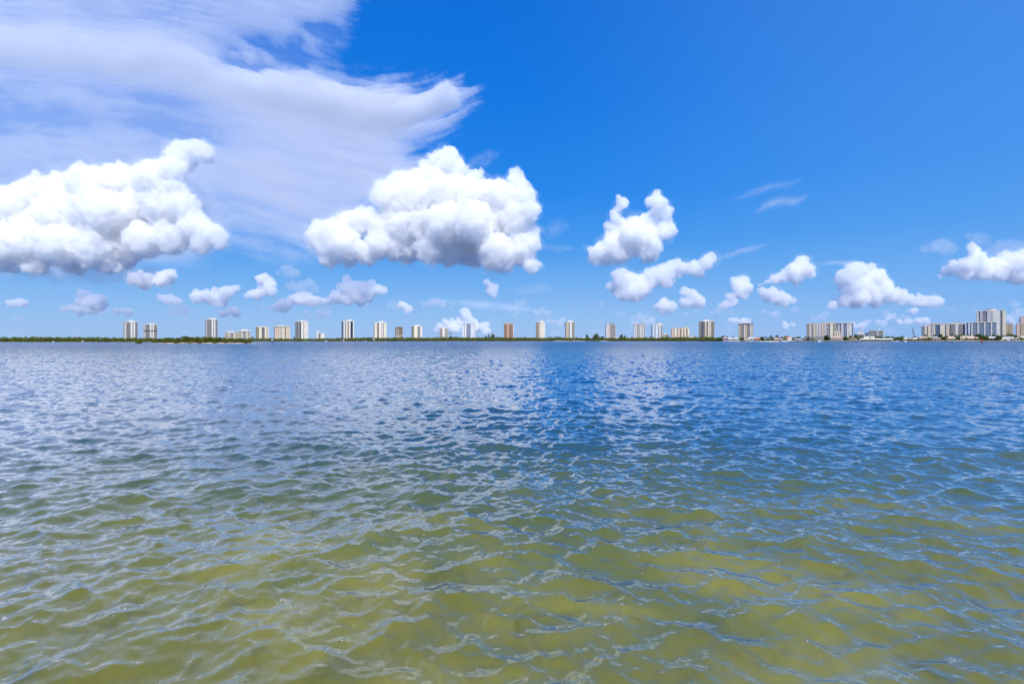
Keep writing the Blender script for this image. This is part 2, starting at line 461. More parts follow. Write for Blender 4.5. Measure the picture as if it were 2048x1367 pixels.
def anvil():
    px, py = np.meshgrid(np.arange(-700, 1030, 4.0), np.arange(-420, 545, 4.0))
    poly = [(-900,-700),(700,-700),(720,-200),(700,-40),(668,25),(655,75),(640,150),(740,190),(840,208),(895,186),(902,200),(868,232),(812,258),(766,286),(815,310),(815,330),(770,360),(735,410),(690,450),(640,470),(625,500),(560,490),(470,470),(380,500),(-900,560)]
    sd = poly_sd(px, py, poly)
    cl = np.interp(px, [-700,-300,0,300,500,640,720,790,850,915,960], [30,62,95,118,158,196,216,219,206,178,150])
    kk = np.ones(21)/21; row = np.convolve(np.pad(cl[0], 10, 'edge'), kk, 'valid')
    v = py - row[None, :] + 48                # across the streaks, which hook upward at the tip
    tip0 = sstep(430, 700, px)
    s1 = fbm(px/420.0 + 3, v/46.0, 11, 5, 0.55)
    s2 = fbm(px/110.0, v/30.0 + 9, 23, 5, 0.55)
    s3 = fbm(px/75.0, py/75.0, 31, 5, 0.5)
    s4 = fbm(px/60.0, v/8.0 + 4, 47, 4, 0.6)
    cov = sstep(-46, 34, sd + 60*s2 + 26*s3 + 34*s4*(0.4+tip0) + 22*fbm(px/26.0, py/26.0, 71, 4, 0.6)*tip0)
    tip = sstep(560, 760, px)
    # thin blue window in the upper right with strands across it
    s5 = fbm((px+py*0.8)/70.0, (py-px*0.55)/22.0, 61, 5, 0.55)
    win = np.exp(-(((px-545)/130)**2 + ((py-112)/52)**2)**1.3) + 0.8*np.exp(-(((px-650)/60)**2+((py-60)/30)**2))
    cov *= 1 - 0.88*np.clip(win*(1.0 + 1.4*s2 + 2.6*s5), 0, 1)
    g = lambda c, w: np.exp(-((v-c)/w)**2)
    left = 1 - sstep(330, 680, px)
    tau = 1.28 + 1.2*s1 + 0.9*s2 + 1.25*s4
    tau += 2.0*g(48, 38) - 0.35*g(-30, 40) + left*(-0.40*g(165, 62) + 0.35*g(252, 26) - 0.30*g(300, 34)) - 0.5*sstep(250,-60,px)*g(190, 80) + 0.9*sstep(330, 560, px)*g(190, 110) + 0.7*sstep(380, 560, px)*g(60, 50)
    tau = np.clip(tau, 0.55, 6)*cov
    tau *= np.clip(sstep(-700, -560, px), 0, 1)*sstep(-420, -330, py)*sstep(540, 500, py)*sstep(1024, 930, px)
    an = sheet_cloud(tau, px, py, 7000.0, 1/350.0, 'broad streaked grey and white anvil sheet filling the upper left sky', tint=(0.955, 0.96, 1.0))
    # unseen thin ice layer added above the view so the ripples mirror paler sky
    px, py = np.meshgrid(np.arange(-1500, 4200, 22.0), np.arange(-2600, -60, 22.0))
    c = sstep(-150, -420, py + 60*fbm(px/300.0, py/300.0, 88, 3))
    tau = 0.38*np.clip(0.55 + 2.2*fbm(px/520.0+py/900.0, py/210.0, 91, 5, 0.55), 0.0, 3)*c*(0.60+0.40*sstep(1500, 700, px))*sstep(-2600, -2300, py)*sstep(-1500, -1200, px)*sstep(4200, 3800, px)
    ov = sheet_cloud(tau, px, py, 7300.0, 1/350.0, None, None, name='added_upper_layer')
    ov.parent = an; ov.matrix_parent_inverse = Matrix.Translation(-an.location)
    return an
G1 = 'heaped cumulus clouds'; G2 = 'small fair weather clouds low in the sky'
cumulus([(365,315,30),(345,338,26),(408,306,22),(386,298,18),(300,358,36),(325,340,20),(245,362,36),(200,362,32),(170,368,34),(125,375,32),(95,378,26),(60,392,34),(15,408,38),(72,347,9),(66,360,12),(-40,420,60),
    (60,440,44),(130,430,50),(200,425,50),(265,420,46),(320,410,42),(365,415,34),(350,378,30),(372,402,20),(390,455,34),(425,470,26),(440,480,16),(345,475,36),(290,480,38),(240,500,40),(180,495,42),(120,490,42),(60,485,46),(0,490,46),(-70,500,60),(400,490,20),(150,525,26),(220,530,24),(70,525,26),(15,540,20)],
    545, 'biggest white cumulus, running off the left edge under the grey sheet', 21, group=G1)
cumulus([(392,350,20),(412,330,14),(425,350,12),(402,378,22),(418,402,18),(392,405,24),(430,435,14),(372,425,24)], 470, 'lilac veil of cloud on the right shoulder of the biggest cumulus', 31, dens=0.0011, D=7000.0, group=G2)
cumulus([(-40,540,20),(20,545,16),(70,538,22),(110,542,20),(150,545,20),(190,545,22),(230,548,20),(265,550,18),(300,545,16),(120,556,14),(200,560,14)], 566, 'soft grey underside hanging below the biggest cumulus', 32, dens=0.0016, group=G2)
cumulus([(335,552,14),(345,546,10),(318,558,12),(290,560,16),(270,556,12)], 575, 'low scrap of cloud hanging under the right end of the left cumulus', 22, group=G2)
cumulus([(895,318,25),(878,324,22),(910,338,24),(862,350,30),(840,356,22),(825,368,30),(798,372,30),(772,392,30),(800,405,42),(840,400,44),(885,388,42),(925,386,36),(945,362,18),(957,345,10),(950,352,12),(968,385,30),(1002,392,34),(1032,350,15),(1030,360,14),(1040,362,14),(1037,370,18),(1015,376,14),(1050,392,24),(1058,420,24),(1030,432,40),(985,440,46),(940,445,44),(890,448,46),(845,450,42),(805,450,36),(1062,468,20),(1070,486,15),
    (1040,498,36),(1062,532,17),(990,502,38),(1010,532,18),(945,500,36),(900,498,36),(860,496,34),(818,494,34),(785,496,26),(770,438,22),(757,462,26),(778,470,28),(760,485,28),(742,428,17),(722,438,24),(700,456,34),(668,466,32),(642,458,22),(632,478,20),(690,492,34),(648,496,22),(730,505,26),(660,516,22),(756,500,22),(700,520,18)],
    546, 'great heaped white cumulus in the middle with a turret on top', 5, group=G1)
cumulus([(1312,397,15),(1300,402,12),(1325,405,15),(1330,425,17),(1312,428,18),(1300,446,22),(1338,452,14),(1345,462,11),(1325,462,20),(1295,470,24),(1268,470,22),(1244,406,14),(1234,418,10),(1228,432,11),(1240,440,12),(1218,456,12),(1232,466,18),(1250,484,24),(1222,494,20),(1194,505,18),(1190,520,13),(1270,452,18),(1265,470,26),(1244,498,28),(1300,505,22),(1205,500,20),(1255,455,16),(1222,478,16),(1212,514,18),(1245,508,20),(1280,498,18),(1310,488,16),(1180,498,9)],
    536, 'white cumulus with two horns right of the great one', 6, group=G1)
cumulus([(1243,556,16),(1234,570,12),(1262,566,18),(1280,578,16),(1250,582,18),(1270,590,14),(1236,586,10),(1290,560,12),(1312,552,17),(1335,545,17),(1352,530,14),(1366,536,12),(1330,562,14),(1300,568,12),(1390,538,12),(1410,526,13),(1418,516,9),(1398,545,10)],
    602, 'broken white cumulus with a rising arm below the two-horned cloud', 7, group=G1)
cumulus([(1384,590,12),(1372,582,7),(1396,600,12),(1376,604,10),(1366,606,8),(1404,606,7),(1385,608,9)], 613, 'small white puff under the rising arm', 8, group=G2)
cumulus([(1326,610,11),(1314,612,7),(1340,613,8)], 620, 'flat little cloud left of the small white puff', 9, group=G2)
cumulus([(1483,566,12),(1470,572,11),(1492,576,11),(1476,586,11),(1462,592,8),(1488,590,8),(1466,604,8),(1450,612,7)], 618, 'slanting small cumulus above the large dark glass tower', 10, group=G1)
cumulus([(1602,524,13),(1596,536,15),(1612,540,12),(1582,542,14),(1566,552,13),(1620,548,8),(1550,560,10),(1534,566,7),(1522,572,5),(1590,554,12)], 568, 'wedge shaped cumulus sloping down to the left', 11, group=G1)
cumulus([(1524,582,8),(1540,588,11),(1556,594,12),(1572,598,11),(1584,600,7),(1530,596,8),(1545,600,8)], 606, 'ragged small cloud under the wedge shaped cumulus', 12, group=G2)
cumulus([(1714,540,12),(1704,550,14),(1688,556,13),(1740,544,12),(1728,556,18),(1752,556,14),(1712,570,18),(1742,574,20),(1764,576,14),(1695,574,12),(1705,590,14),(1690,600,11),(1674,606,8),(1722,594,14),(1748,592,16),(1775,590,16),(1796,592,14),(1815,598,13),(1836,602,11),(1856,604,9),(1876,604,7),(1714,606,11),(1664,610,6)],
    616, 'broad white cumulus with a long tail to the right, above the domed block', 13, group=G1)
cumulus([(1948,508,13),(1944,494,10),(1956,520,16),(1934,530,18),(1910,534,15),(1895,540,10),(1962,540,22),(1990,532,20),(2014,522,22),(2036,524,22),(2060,526,30),(2000,546,18),(2030,550,18),(1930,548,14),(2060,556,20),(1880,552,6)], 566, 'long white cumulus at the right edge', 14, group=G1)
cumulus([(1866,496,9),(1882,490,12),(1898,496,10),(1912,500,7),(1850,500,5)], 507, 'small thin cloud floating left of the right edge cumulus', 15, dens=0.0022, group=G2)
cumulus([(1944,474,8),(1958,472,9),(1970,480,7),(1935,470,5)], 487, 'thin curl of cloud above the right edge cumulus', 16, dens=0.0018, group=G2)
cumulus([(2005,495,14),(2025,492,14),(2044,496,14),(1990,500,9)], 512, 'faint veil of cloud on top of the right edge cumulus', 17, dens=0.0013, group=G2)
S = [
 ([(22,604,6),(33,602,7),(45,604,6)], 610, 'small oval cloud nearest the left edge'),
 ([(165,584,8),(172,592,11),(188,596,10),(200,596,9),(160,600,9),(178,606,10),(200,608,8),(150,608,6)], 613, 'ragged cloud above a flat one at left'),
 ([(128,618,6),(145,617,8),(162,618,8),(178,618,7),(192,617,6),(204,616,6)], 624.5, 'flat streak of cloud under the ragged one at left'),
 ([(234,621,6),(246,619,7),(256,621,5)], 627, 'small puff just above the leftmost tower'),
 ([(324,593,7),(336,596,8),(348,600,6),(358,602,4)], 605, 'small cloud sloping down to the right, below the left cumulus'),
 ([(345,622,5),(358,619,7),(371,617,6)], 625, 'thin flat cloud between the second and third tower'),
 ([(396,593,11),(412,588,13),(426,582,10),(438,592,11),(452,584,11),(464,576,9),(476,572,8),(420,600,9),(440,604,9)], 607, 'grey white bank of cloud left of the curled puff'),
 ([(444,624,7),(456,622,8),(468,618,7),(473,627,5)], 632, 'blocky little cloud above the low cream blocks'),
 ([(522,552,9),(530,560,13),(540,568,13),(528,578,13),(512,586,12),(498,590,8),(545,580,9)], 596, 'curled puff of cloud above the tan towers'),
 ([(566,534,8),(578,538,9),(590,541,7),(556,543,6),(572,546,7)], 553, 'thin grey cloud above and right of the curled puff'),
 ([(586,568,9),(600,574,10),(615,566,9),(626,560,7),(628,574,8),(608,582,8)], 590, 'faint greyish cloud left of the middle pair of puffs'),
 ([(545,614,6),(556,609,8),(567,604,9),(577,604,8),(562,615,7)], 621, 'bright little cloud above the broad ribbed tower'),
 ([(585,597,9),(600,594,12),(616,597,12),(632,599,11),(646,600,9),(605,602,9)], 610, 'long low cloud joining the bright little one'),
 ([(692,552,10),(698,562,12),(688,576,13),(672,592,12),(656,600,8),(706,576,16),(724,572,14),(740,568,12),(756,574,12),(768,580,8),(738,588,13),(715,592,15),(692,598,12)], 612, 'two peaked cloud under the great middle cumulus'),
 ([(600,628,5),(612,626,6),(624,627,5),(640,626,6),(654,626,6)], 631, 'pair of thin flat clouds above the black striped tower'),
 ([(799,608,6),(807,610,8),(816,615,6)], 622, 'little round puff above the grooved cream tower'),
 ([(848,606,7),(860,603,8),(874,602,8),(886,606,6)], 617, 'faint small cloud right of the little round puff'),
 ([(972,562,6),(980,568,8),(988,575,8),(976,580,7),(984,586,7)], 596, 'small upright cloud below the great middle cumulus'),
 ([(928,618,6),(934,626,8),(928,634,8),(942,636,9),(950,640,7),(918,640,9),(904,644,8),(892,640,5),(878,650,6),(874,660,6),(930,646,11),(950,652,10),(966,652,8),(974,645,6),(972,660,7),(910,655,10),(895,662,9)], 668, 'ragged towering cloud behind the bluish white tower'),
 ([(1074,624,5),(1083,620,6),(1092,624,4)], 629, 'tiny cloud above the cream tower with the white fin'),
 ([(1100,644,4),(1108,641,6),(1118,644,5),(1126,636,3)], 647.5, 'tiny winged cloud left of the tower above the white boats'),
 ([(1192,604,4),(1199,605,4)], 609, 'tiny cloud speck left of the broken cumulus'),
 ([(1279,631,5),(1284,633,4)], 638, 'tiny cloud above the pale grey tower'),
 ([(1262,648,5),(1275,645,5),(1290,643,5),(1302,640,5)], 651, 'thin cloud behind the pale grey tower'),
 ([(1424,623,4),(1432,620,5),(1438,615,4)], 629, 'tiny slanting cloud above the large dark glass tower'),
 ([(1461,640,5),(1472,638,6),(1484,640,6),(1494,643,4)], 646, 'little cloud above the brown grey tower'),
 ([(1567,643,6),(1572,650,6),(1586,648,5)], 657, 'small puff above the bright orange roof'),
 ([(1528,622,4),(1540,626,5),(1552,626,4)], 630, 'faint thin cloud right of the brown grey tower'),
 ([(1640,630,4),(1640,634,4)], 638, 'tiny faint puff above the very wide slab tower'),
 ([(1704,646,5),(1712,651,6),(1724,648,5)], 657, 'little cloud just right of the tower beside the wide slab'),
 ([(1776,636,5),(1786,631,6),(1790,624,4),(1780,640,5)], 643, 'little bright cloud above the crane'),
 ([(1800,644,5),(1815,642,6),(1832,640,6),(1846,640,6),(1856,643,4)], 649, 'flat cloud bank above the crane boom'),
 ([(1815,620,4),(1823,619,5)], 627, 'small cloud under the tail of the broad white cumulus'),
 ([(1738,641,4),(1752,642,5),(1765,645,4)], 650, 'thin cloud above the domed office block'),
 ([(2010,632,5),(2018,636,7),(2022,644,6),(2012,646,6)], 653, 'small cloud just right of the tallest tower'),
]
for i, (c, b, l) in enumerate(S):
    faint = any(w in l for w in ('faint', 'thin', 'tiny'))
    cumulus(c, b, l, 100+i, group=G2, dens=(0.0026 if faint else None), squash=0.9, fringe=False)
# the uncountable scraps that thicken the sky toward the horizon
rng_ = np.random.default_rng(404); cs_ = []
for k in range(95):
    cx = rng_.uniform(-60, 2110); cy0 = 668 - 62*rng_.random()**1.3
    n_ = rng_.integers(2, 6)
    for j in range(n_): cs_.append((cx+(j-n_/2)*rng_.uniform(3.5, 7), cy0+rng_.normal()*1.6, rng_.uniform(1.8, 4.6)*(0.6+0.8*(668-cy0)/62)))
cumulus(cs_, 676, 'thin pale scraps of distant cloud low over the horizon', 405, dens=0.00075, D=30000.0, squash=1.0, fringe=False, kind='stuff', name='distant_clouds')
anvil()
def streak(p0, p1, w, tau, H, label, seed):
    """short ice-cloud streak between two sight lines"""
    L = math.hypot(p1[0]-p0[0], p1[1]-p0[1]); a = math.atan2(p1[1]-p0[1], p1[0]-p0[0])
    x0, x1 = min(p0[0],p1[0])-w*1.5, max(p0[0],p1[0])+w*1.5; y0, y1 = min(p0[1],p1[1])-w*1.5, max(p0[1],p1[1])+w*1.5
    st = max(1.0, L/110)
    px, py = np.meshgrid(np.arange(x0, x1, st), np.arange(y0, y1, st))
    u = ((px-p0[0])*math.cos(a)+(py-p0[1])*math.sin(a))/L; v = -(px-p0[0])*math.sin(a)+(py-p0[1])*math.cos(a)
    v = v + w*0.9*fbm(u*2.3+seed, v*0+seed, seed, 3)
    env = sstep(-0.05, 0.45, u)*sstep(1.08, 0.7, u)
    f = np.exp(-(v/(w*0.42*(0.35+0.65*env)))**2)*env*(0.65+1.5*fbm(u*5, v/w*2.2+seed, seed+3, 4))
    return sheet_cloud(np.clip(f-0.03, 0, 3)*tau, px, py, H, 1/300.0, label)
streak((1452,402),(1606,354),14,0.34,7000,'long faint wisp in the clear blue, upper of two on the right',3)
streak((1500,424),(1616,388),20,0.55,7000,'brighter brushed wisp in the clear blue, lower of two on the right',5)
streak((1420,520),(1538,488),11,0.45,6000,'thin trail of cloud stretching right from the rising arm of cloud',7)
streak((1624,531),(1712,522),8,0.40,6000,'thin trail of cloud stretching right from the wedge cumulus',9)
streak((1780,528),(1650,526),5,0.2,6000,'barely visible trail right of the wedge cumulus trail',10)
streak((920,332),(1000,312),24,0.40,7000,'faint wisp above the notch of the great middle cumulus',13)
streak((1068,470),(1140,455),26,0.34,7000,'faint ragged wisp touching the right flank of the great cumulus',15)
streak((1075,492),(1150,500),12,0.26,7000,'second faint wisp low on the right flank of the great cumulus',17)
streak((880,604),(1066,616),13,0.8,5000,'long pale streak of cloud above the salmon tower',19)
streak((1010,580),(1110,574),14,0.28,5000,'faint veil above the cream tower with the white fin',21)
# ------------------------------------------------------------------ far shore: ground, towers, houses
_SD = [(-900,740),(0,800),(310,820),(420,1000),(520,1300),(700,1450),(900,1800),(1100,1900),(1400,1750),(1480,1250),(1520,1010),(1800,970),(2048,930),(2900,880)]
def shore_D(px):
    return float(np.interp(px, [a for a, _ in _SD], [b for _, b in _SD]))

M = {}
def pal(name, c, rough=0.7, var=0.12, scale=0.15, spec=0.3, stretch=(1,1,0.4)):
    c2 = tuple(max(0, x*(1-var)) for x in c)
    M[name] = mat_noise(name, c2, c, scale, rough, 4, stretch, spec)
pal('white_stucco', (0.74,0.72,0.67)); pal('cream_stucco', (0.76,0.69,0.55)); pal('beige_stucco', (0.62,0.54,0.43))
pal('tan_stucco', (0.50,0.41,0.30)); pal('pink_stucco', (0.66,0.50,0.45)); pal('salmon_stucco', (0.62,0.40,0.31))
pal('grey_stucco', (0.56,0.54,0.53)); pal('bluish_stucco', (0.62,0.68,0.76)); pal('lilac_stucco', (0.58,0.54,0.58))
pal('brown_stucco', (0.24,0.16,0.12)); pal('dark_glass', (0.10,0.105,0.12), 0.15, 0.5, 0.3, 0.5); pal('navy_glass', (0.05,0.055,0.10), 0.15, 0.3, 0.3, 0.5)
pal('blue_glass', (0.15,0.22,0.34), 0.12, 0.3, 0.3, 0.6); pal('green_glass', (0.22,0.26,0.24), 0.2, 0.3, 0.3, 0.5); pal('grey_glass', (0.30,0.29,0.31), 0.2, 0.3, 0.3, 0.5)
pal('terracotta_tiles', (0.58,0.25,0.14), 0.85, 0.35, 0.6); pal('orange_tiles', (0.70,0.34,0.15), 0.85, 0.3, 0.6); pal('tan_tiles', (0.62,0.50,0.36), 0.85, 0.3, 0.6)
pal('cream_tiles', (0.74,0.68,0.54), 0.85, 0.25, 0.6); pal('white_tiles', (0.78,0.78,0.76), 0.8, 0.2, 0.6); pal('grey_tiles', (0.50,0.48,0.45), 0.85, 0.3, 0.6)
pal('bluewhite_metal', (0.66,0.74,0.82), 0.4, 0.15, 0.4, 0.5); pal('pink_tiles', (0.68,0.46,0.38), 0.85, 0.3, 0.6)

# ground of the far shore: a sheet from the waterline back to the horizon, its edge a low bank
def build_shore():
    xs = np.arange(-900, 2901, 25.0); rows = []
    rng = np.random.default_rng(4)
    for k, (dd, z) in enumerate(((-2.0,-0.6),(1.5,0.35),(14,1.2),(60,1.5),(400,1.7),(1300,1.6),(1330,-1.0))):
        r = []
        for px in xs:
            D = shore_D(px) + (rng.normal()*1.5 if k < 3 else 0) + dd
            r.append((PX(px, D), D, z))
        rows.append(r)
    V = np.array(rows).reshape(-1, 3); nr, nc = len(rows), len(xs)
    idx = np.arange(nr*nc).reshape(nr, nc)
    q = np.stack([idx[:-1,:-1], idx[:-1,1:], idx[1:,1:], idx[1:,:-1]], -1).reshape(-1, 4)
    o = link('shore', np_mesh('shore', V, q), mat_noise('shore_ground', (0.10,0.11,0.035), (0.30,0.25,0.16), 0.05, 0.95, 6))
    tag(o, 'low green and sandy barrier land of the far shore', None, None, 'structure')
build_shore()

def strip_mb(kind, x0, x1, h, floors, d):
    """one vertical bay of a facade, front plane at y = 0 (towards the water), returns mesh builder"""
    m = MB()
    if kind == 'w': m.box(x0, x1, -1.4, 1.2, 0, h)
    elif kind == 's': m.box(x0, x1, -0.5, 1.2, 0, h)
    elif kind == 'b':
        fh = h/floors
        for f in range(floors):
            z = f*fh
            m.box(x0, x1, -1.3, 0.8, z, z+fh*0.36)
            m.box(x0, x0+0.35, -1.2, 0.8, z+fh*0.36, z+fh) ; m.box(x1-0.35, x1, -1.2, 0.8, z+fh*0.36, z+fh)
    elif kind == 'l':                                  # thin slab edges
        fh = h/floors
        for f in range(floors): m.box(x0, x1, -0.5, 0.8, f*fh, f*fh+fh*0.22)
    return m

TOWERS = []
def tower(x0, x1, top, D, label, short, strips, glass='dark_glass', roof='white_stucco', pent=None, yaw=7.0, side='grey_stucco',
          overhang=0.0, depth=0.8, floors=None, cat='tower', name='apartment_tower', base_z=1.4, group='apartment towers along the far shore', pm=None, bands=None):
    W = (x1-x0)/F*D; Xc = PX((x0+x1)/2, D)
    wf = W*0.985/(math.cos(R(yaw)) + depth*abs(math.sin(R(yaw))))  # width of the front for the given turn
    h = PZ(top, D) - base_z
    d = wf*depth
    floors = floors or max(3, int(round(h/3.1)))
    r = empty(name, (Xc, D, base_z), -math.atan2(Xc, D) + R(yaw))
    tag(r, label, cat, group)
    ox = -wf/2
    core = MB(); core.box(ox+0.4, -ox-0.4, 0.3, d, 0, h-0.3); core.build('window_wall', M[glass], r)
    ends = MB(); ends.box(ox, ox+0.8, 1.5, d+0.2, 0, h-0.2); ends.box(-ox-0.8, -ox, 1.5, d+0.2, 0, h-0.2); ends.box(ox+0.8, -ox-0.8, d+0.002, d+0.2, 0, h-0.25)
    # floor lines on the end walls
    for f in range(1, floors):
        z = f*(h/floors)
        ends.box(ox-0.25, ox+0.1, 2.0, d-0.5, z, z+0.5); ends.box(-ox-0.1, -ox+0.25, 2.0, d-0.5, z, z+0.5)
    ends.build('end_wall', M[side], r)
    for (a, b, k, m) in strips:
        nm = {'w': 'wall_pier', 's': 'wall_panel', 'b': 'balcony_stack', 'l': 'floor_edge'}[k]
        strip_mb(k, ox+a*wf, ox+b*wf, h-0.4, floors, d).build(nm, M[m], r)
    if bands:
        for (zf, m) in bands:
            b_ = MB(); b_.box(ox-0.3, -ox+0.3, -1.6, 1.4, h*zf, h*zf+2.6); b_.build('floor_band', M[m], r)
    rf = MB(); o_ = overhang
    rf.box(ox-0.2-o_, -ox+0.2+o_, -1.7-o_, d+0.5+o_, h-0.3, h+0.9)
    rf.box(ox-0.2-o_, -ox+0.2+o_, -1.7-o_, -1.4-o_, h+0.9, h+1.7)
    rfo = rf.build('roof', M[roof], r)
    if pent:
        for q in (pent if isinstance(pent, list) else [pent]):
            a, b, t_ = q[:3]
            xa = (a-(x0+x1)/2)/F*D; xb = (b-(x0+x1)/2)/F*D; ph = PZ(t_, D)-base_z
            pmh = MB(); pmh.box(xa, xb, d*0.12, d*0.75, h+0.9, max(ph, h+2)); pmh.box(xa-0.4, xb+0.4, d*0.12-0.4, d*0.75+0.4, max(ph, h+2), max(ph, h+2)+0.6)
            pmh.build('penthouse', M[q[3] if len(q) > 3 else (pm or roof)], rfo)
    TOWERS.append(((x0+x1)/2, x1-x0, short, top))
    return r

W_, C_, B_, T_, G_ = 'white_stucco', 'cream_stucco', 'beige_stucco', 'tan_stucco', 'grey_stucco'
tower(250.5,274.5,643.8,1500,'white apartment tower with grey balcony bays, leftmost tower on the shore','the leftmost tower',
      [(0,.12,'s',G_),(.12,.45,'b',G_),(.45,.60,'w',W_),(.66,.78,'w',W_),(.78,.97,'b','lilac_stucco')], pent=(258,267,640.3))  # grey strip at the left edge paints in the tower's shaded side
tower(289.5,314,649,1500,'shorter white tower with a dark band halfway up, second from the left','the second tower from the left',
      [(0,.08,'s',G_),(.12,.42,'b',G_),(.42,.56,'w',W_),(.62,.74,'w',W_),(.74,.97,'b',B_)], pent=(299,307,646.2), yaw=11, side='bluish_stucco', bands=[(0.60,'dark_glass')])  # grey left edge and bluish end walls carry the side's shade as colour
tower(413,435.5,639,1600,'tall slim white tower rising behind the scrubby island','the tower behind the island',
      [(0,.06,'s',G_),(.10,.44,'b',G_),(.46,.60,'w',W_),(.66,.77,'w',W_),(.77,.97,'b','lilac_stucco')], pent=(421,431,636), yaw=9)  # narrow grey left strip is shade on the turned side, put into colour
def low_block(x0, x1, top, pent, D, label, short, mat=C_):
    return tower(x0, x1, top, D, label, short, [(0,.30,'b',mat),(.30,.36,'s',mat),(.36,.66,'l',G_),(.66,.74,'s',mat),(.74,1,'b',mat)], glass='grey_glass', roof=W_, pent=pent, yaw=3,
                 side=mat, depth=0.6, cat='apartment block', name='apartment_block', group='low blocks on the far shore', floors=6)
low_block(451,476,665,(457,467,662.3),1500,'low cream block with white roof, lower of a pair behind the island','the lower cream block')
low_block(477.5,500,662,(484,495,658.7),1500,'low cream block with wide penthouse, higher of a pair beside the island','the higher cream block')
tower(514,537.5,654.3,1700,'squat tan tower with a dark central window bay','the tan tower with the dark bay',
      [(.0,.05,'s',T_),(.14,.40,'w',C_),(.44,.66,'l',G_),(.66,.84,'w',C_),(.84,.90,'s','brown_stucco'),(.90,1,'w',C_)], pent=(520,531,652.6), roof=C_, yaw=10, side=T_)
tower(550,580,653,1700,'broad beige tower with overhanging flat roof and many upright ribs','the broad ribbed tower',
      [(0,.10,'s',B_),(.12,.22,'w','pink_stucco'),(.22,.28,'s',T_),(.28,.38,'w',B_),(.44,.52,'w',C_),(.55,.64,'w',C_),(.64,.72,'s','brown_stucco'),(.72,1,'w',B_)], roof=C_, overhang=1.4, pent=(557,570,651), yaw=5, glass='grey_glass', side=B_)
tower(592.5,616.5,643,1750,'tall white and black striped tower with white stair core','the black striped tower',
      [(.10,.28,'b',G_),(.40,.58,'w',W_),(.60,.68,'s',T_),(.68,.82,'w',W_),(.82,.88,'s',G_),(.88,1,'w',W_)], pent=(601,611,640.4), yaw=8, side='grey_stucco')
tower(638,649,667,1900,'small white building right of a narrow white slab','the small white building',
      [(0,.3,'l',G_),(.3,1,'w',W_)], yaw=4, side=W_, cat='building', name='apartment_block', group='low blocks on the far shore')
tower(633,638.2,662.5,1920,'narrow white slab beside the small white building','the narrow white slab',
      [(0,.55,'w',W_),(.7,1,'w',W_)], pent=(634,636.5,660.6), yaw=6, side=W_, cat='building', name='apartment_block', group='low blocks on the far shore')
tower(684,708.5,642,1900,'tall tower with navy glass and white fins under a white penthouse','the navy glass tower',
      [(.10,.22,'w',W_),(.29,.38,'w',W_),(.38,.54,'s',T_),(.58,.70,'w',W_),(.72,.9,'l','navy_glass'),(.91,1,'w',W_)], glass='navy_glass', pent=(694,704,639), yaw=6, side='navy_glass')
tower(748.5,773.5,645.4,1900,'cream tower with brown upright grooves and stepped penthouse','the grooved cream tower',
      [(0,.2,'w',C_),(.2,.38,'b',T_),(.38,.56,'w',W_),(.56,.64,'s',T_),(.64,.71,'w',W_),(.78,1,'w',C_)], pent=(758,768,642), yaw=5, glass='grey_glass', side=C_)
tower(791,806,656,2000,'short tan tower with brown crown and banded balconies','the short brown-crowned tower',
      [(0,.45,'b',C_),(.5,1,'b',T_)], roof='brown_stucco', pent=(794,805,653.6), pm='brown_stucco', yaw=8, side=T_, bands=[(0.35,W_)])
tower(824,845.5,652,2000,'white tower with pale green glass bay and square penthouse','the pale green glass tower',
      [(0,.16,'b',T_),(.16,.46,'w',C_),(.46,.52,'s',C_),(.54,.76,'l',G_),(.78,.98,'w',W_)], glass='green_glass', pent=(831,840,649.2), yaw=6, side=T_)
tower(880,896,656.5,2100,'small pale tower with pinkish balconies left of the bluish tower','the small pale tower',
      [(0,.3,'b','pink_stucco'),(.3,.6,'w',W_),(.64,1,'b',C_)], pent=(884,892,654), yaw=5, side=C_, glass='grey_glass')
tower(924,950,647.5,2100,'bluish white tower with projecting roof slab and glass centre','the bluish white tower',
      [(.0,.16,'s','bluish_stucco'),(.20,.34,'w',W_),(.36,.64,'l','bluish_stucco'),(.66,.92,'w','bluish_stucco'),(.94,1,'s',W_)], glass='blue_glass', roof='bluish_stucco', overhang=1.0, yaw=0, side='bluish_stucco')
tower(1008,1027.5,648,2100,'salmon pink tower with brown balcony bays','the salmon tower',
      [(0,.34,'b','salmon_stucco'),(.34,.46,'w','salmon_stucco'),(.46,.94,'b','salmon_stucco'),(.94,1,'w','pink_stucco')], glass='brown_stucco', roof='salmon_stucco', pent=(1010,1026,646), yaw=3, side='salmon_stucco')
tower(1072.5,1091,644.5,2100,'cream tower with beige balconies left and white fin right','the cream tower with the white fin',
      [(0,.05,'s',T_),(.08,.30,'b',B_),(.30,.42,'s',B_),(.44,.66,'w',W_),(.68,.8,'s',C_),(.8,1,'w',W_)], pent=(1081,1087.5,641), yaw=6, glass='brown_stucco', side=T_)
tower(1131,1150,644,2100,'tall beige and white tower above the row of white boats','the tower above the white boats',
      [(0,.16,'s',T_),(.18,.30,'w',B_),(.30,.42,'s','green_glass'),(.46,.68,'w',W_),(.70,1,'b',B_)], pent=(1136.5,1145,640.6), yaw=6, side=T_, glass='grey_glass')
tower(1211,1231.5,648.8,2100,'lilac grey tower with a greenish raised crown','the lilac grey tower',
      [(0,.36,'s','lilac_stucco'),(.36,.46,'w',T_),(.5,.76,'l','lilac_stucco'),(.78,1,'b',B_)], pent=(1219,1229,646), pm='green_glass', yaw=6, side='lilac_stucco', glass='grey_glass')
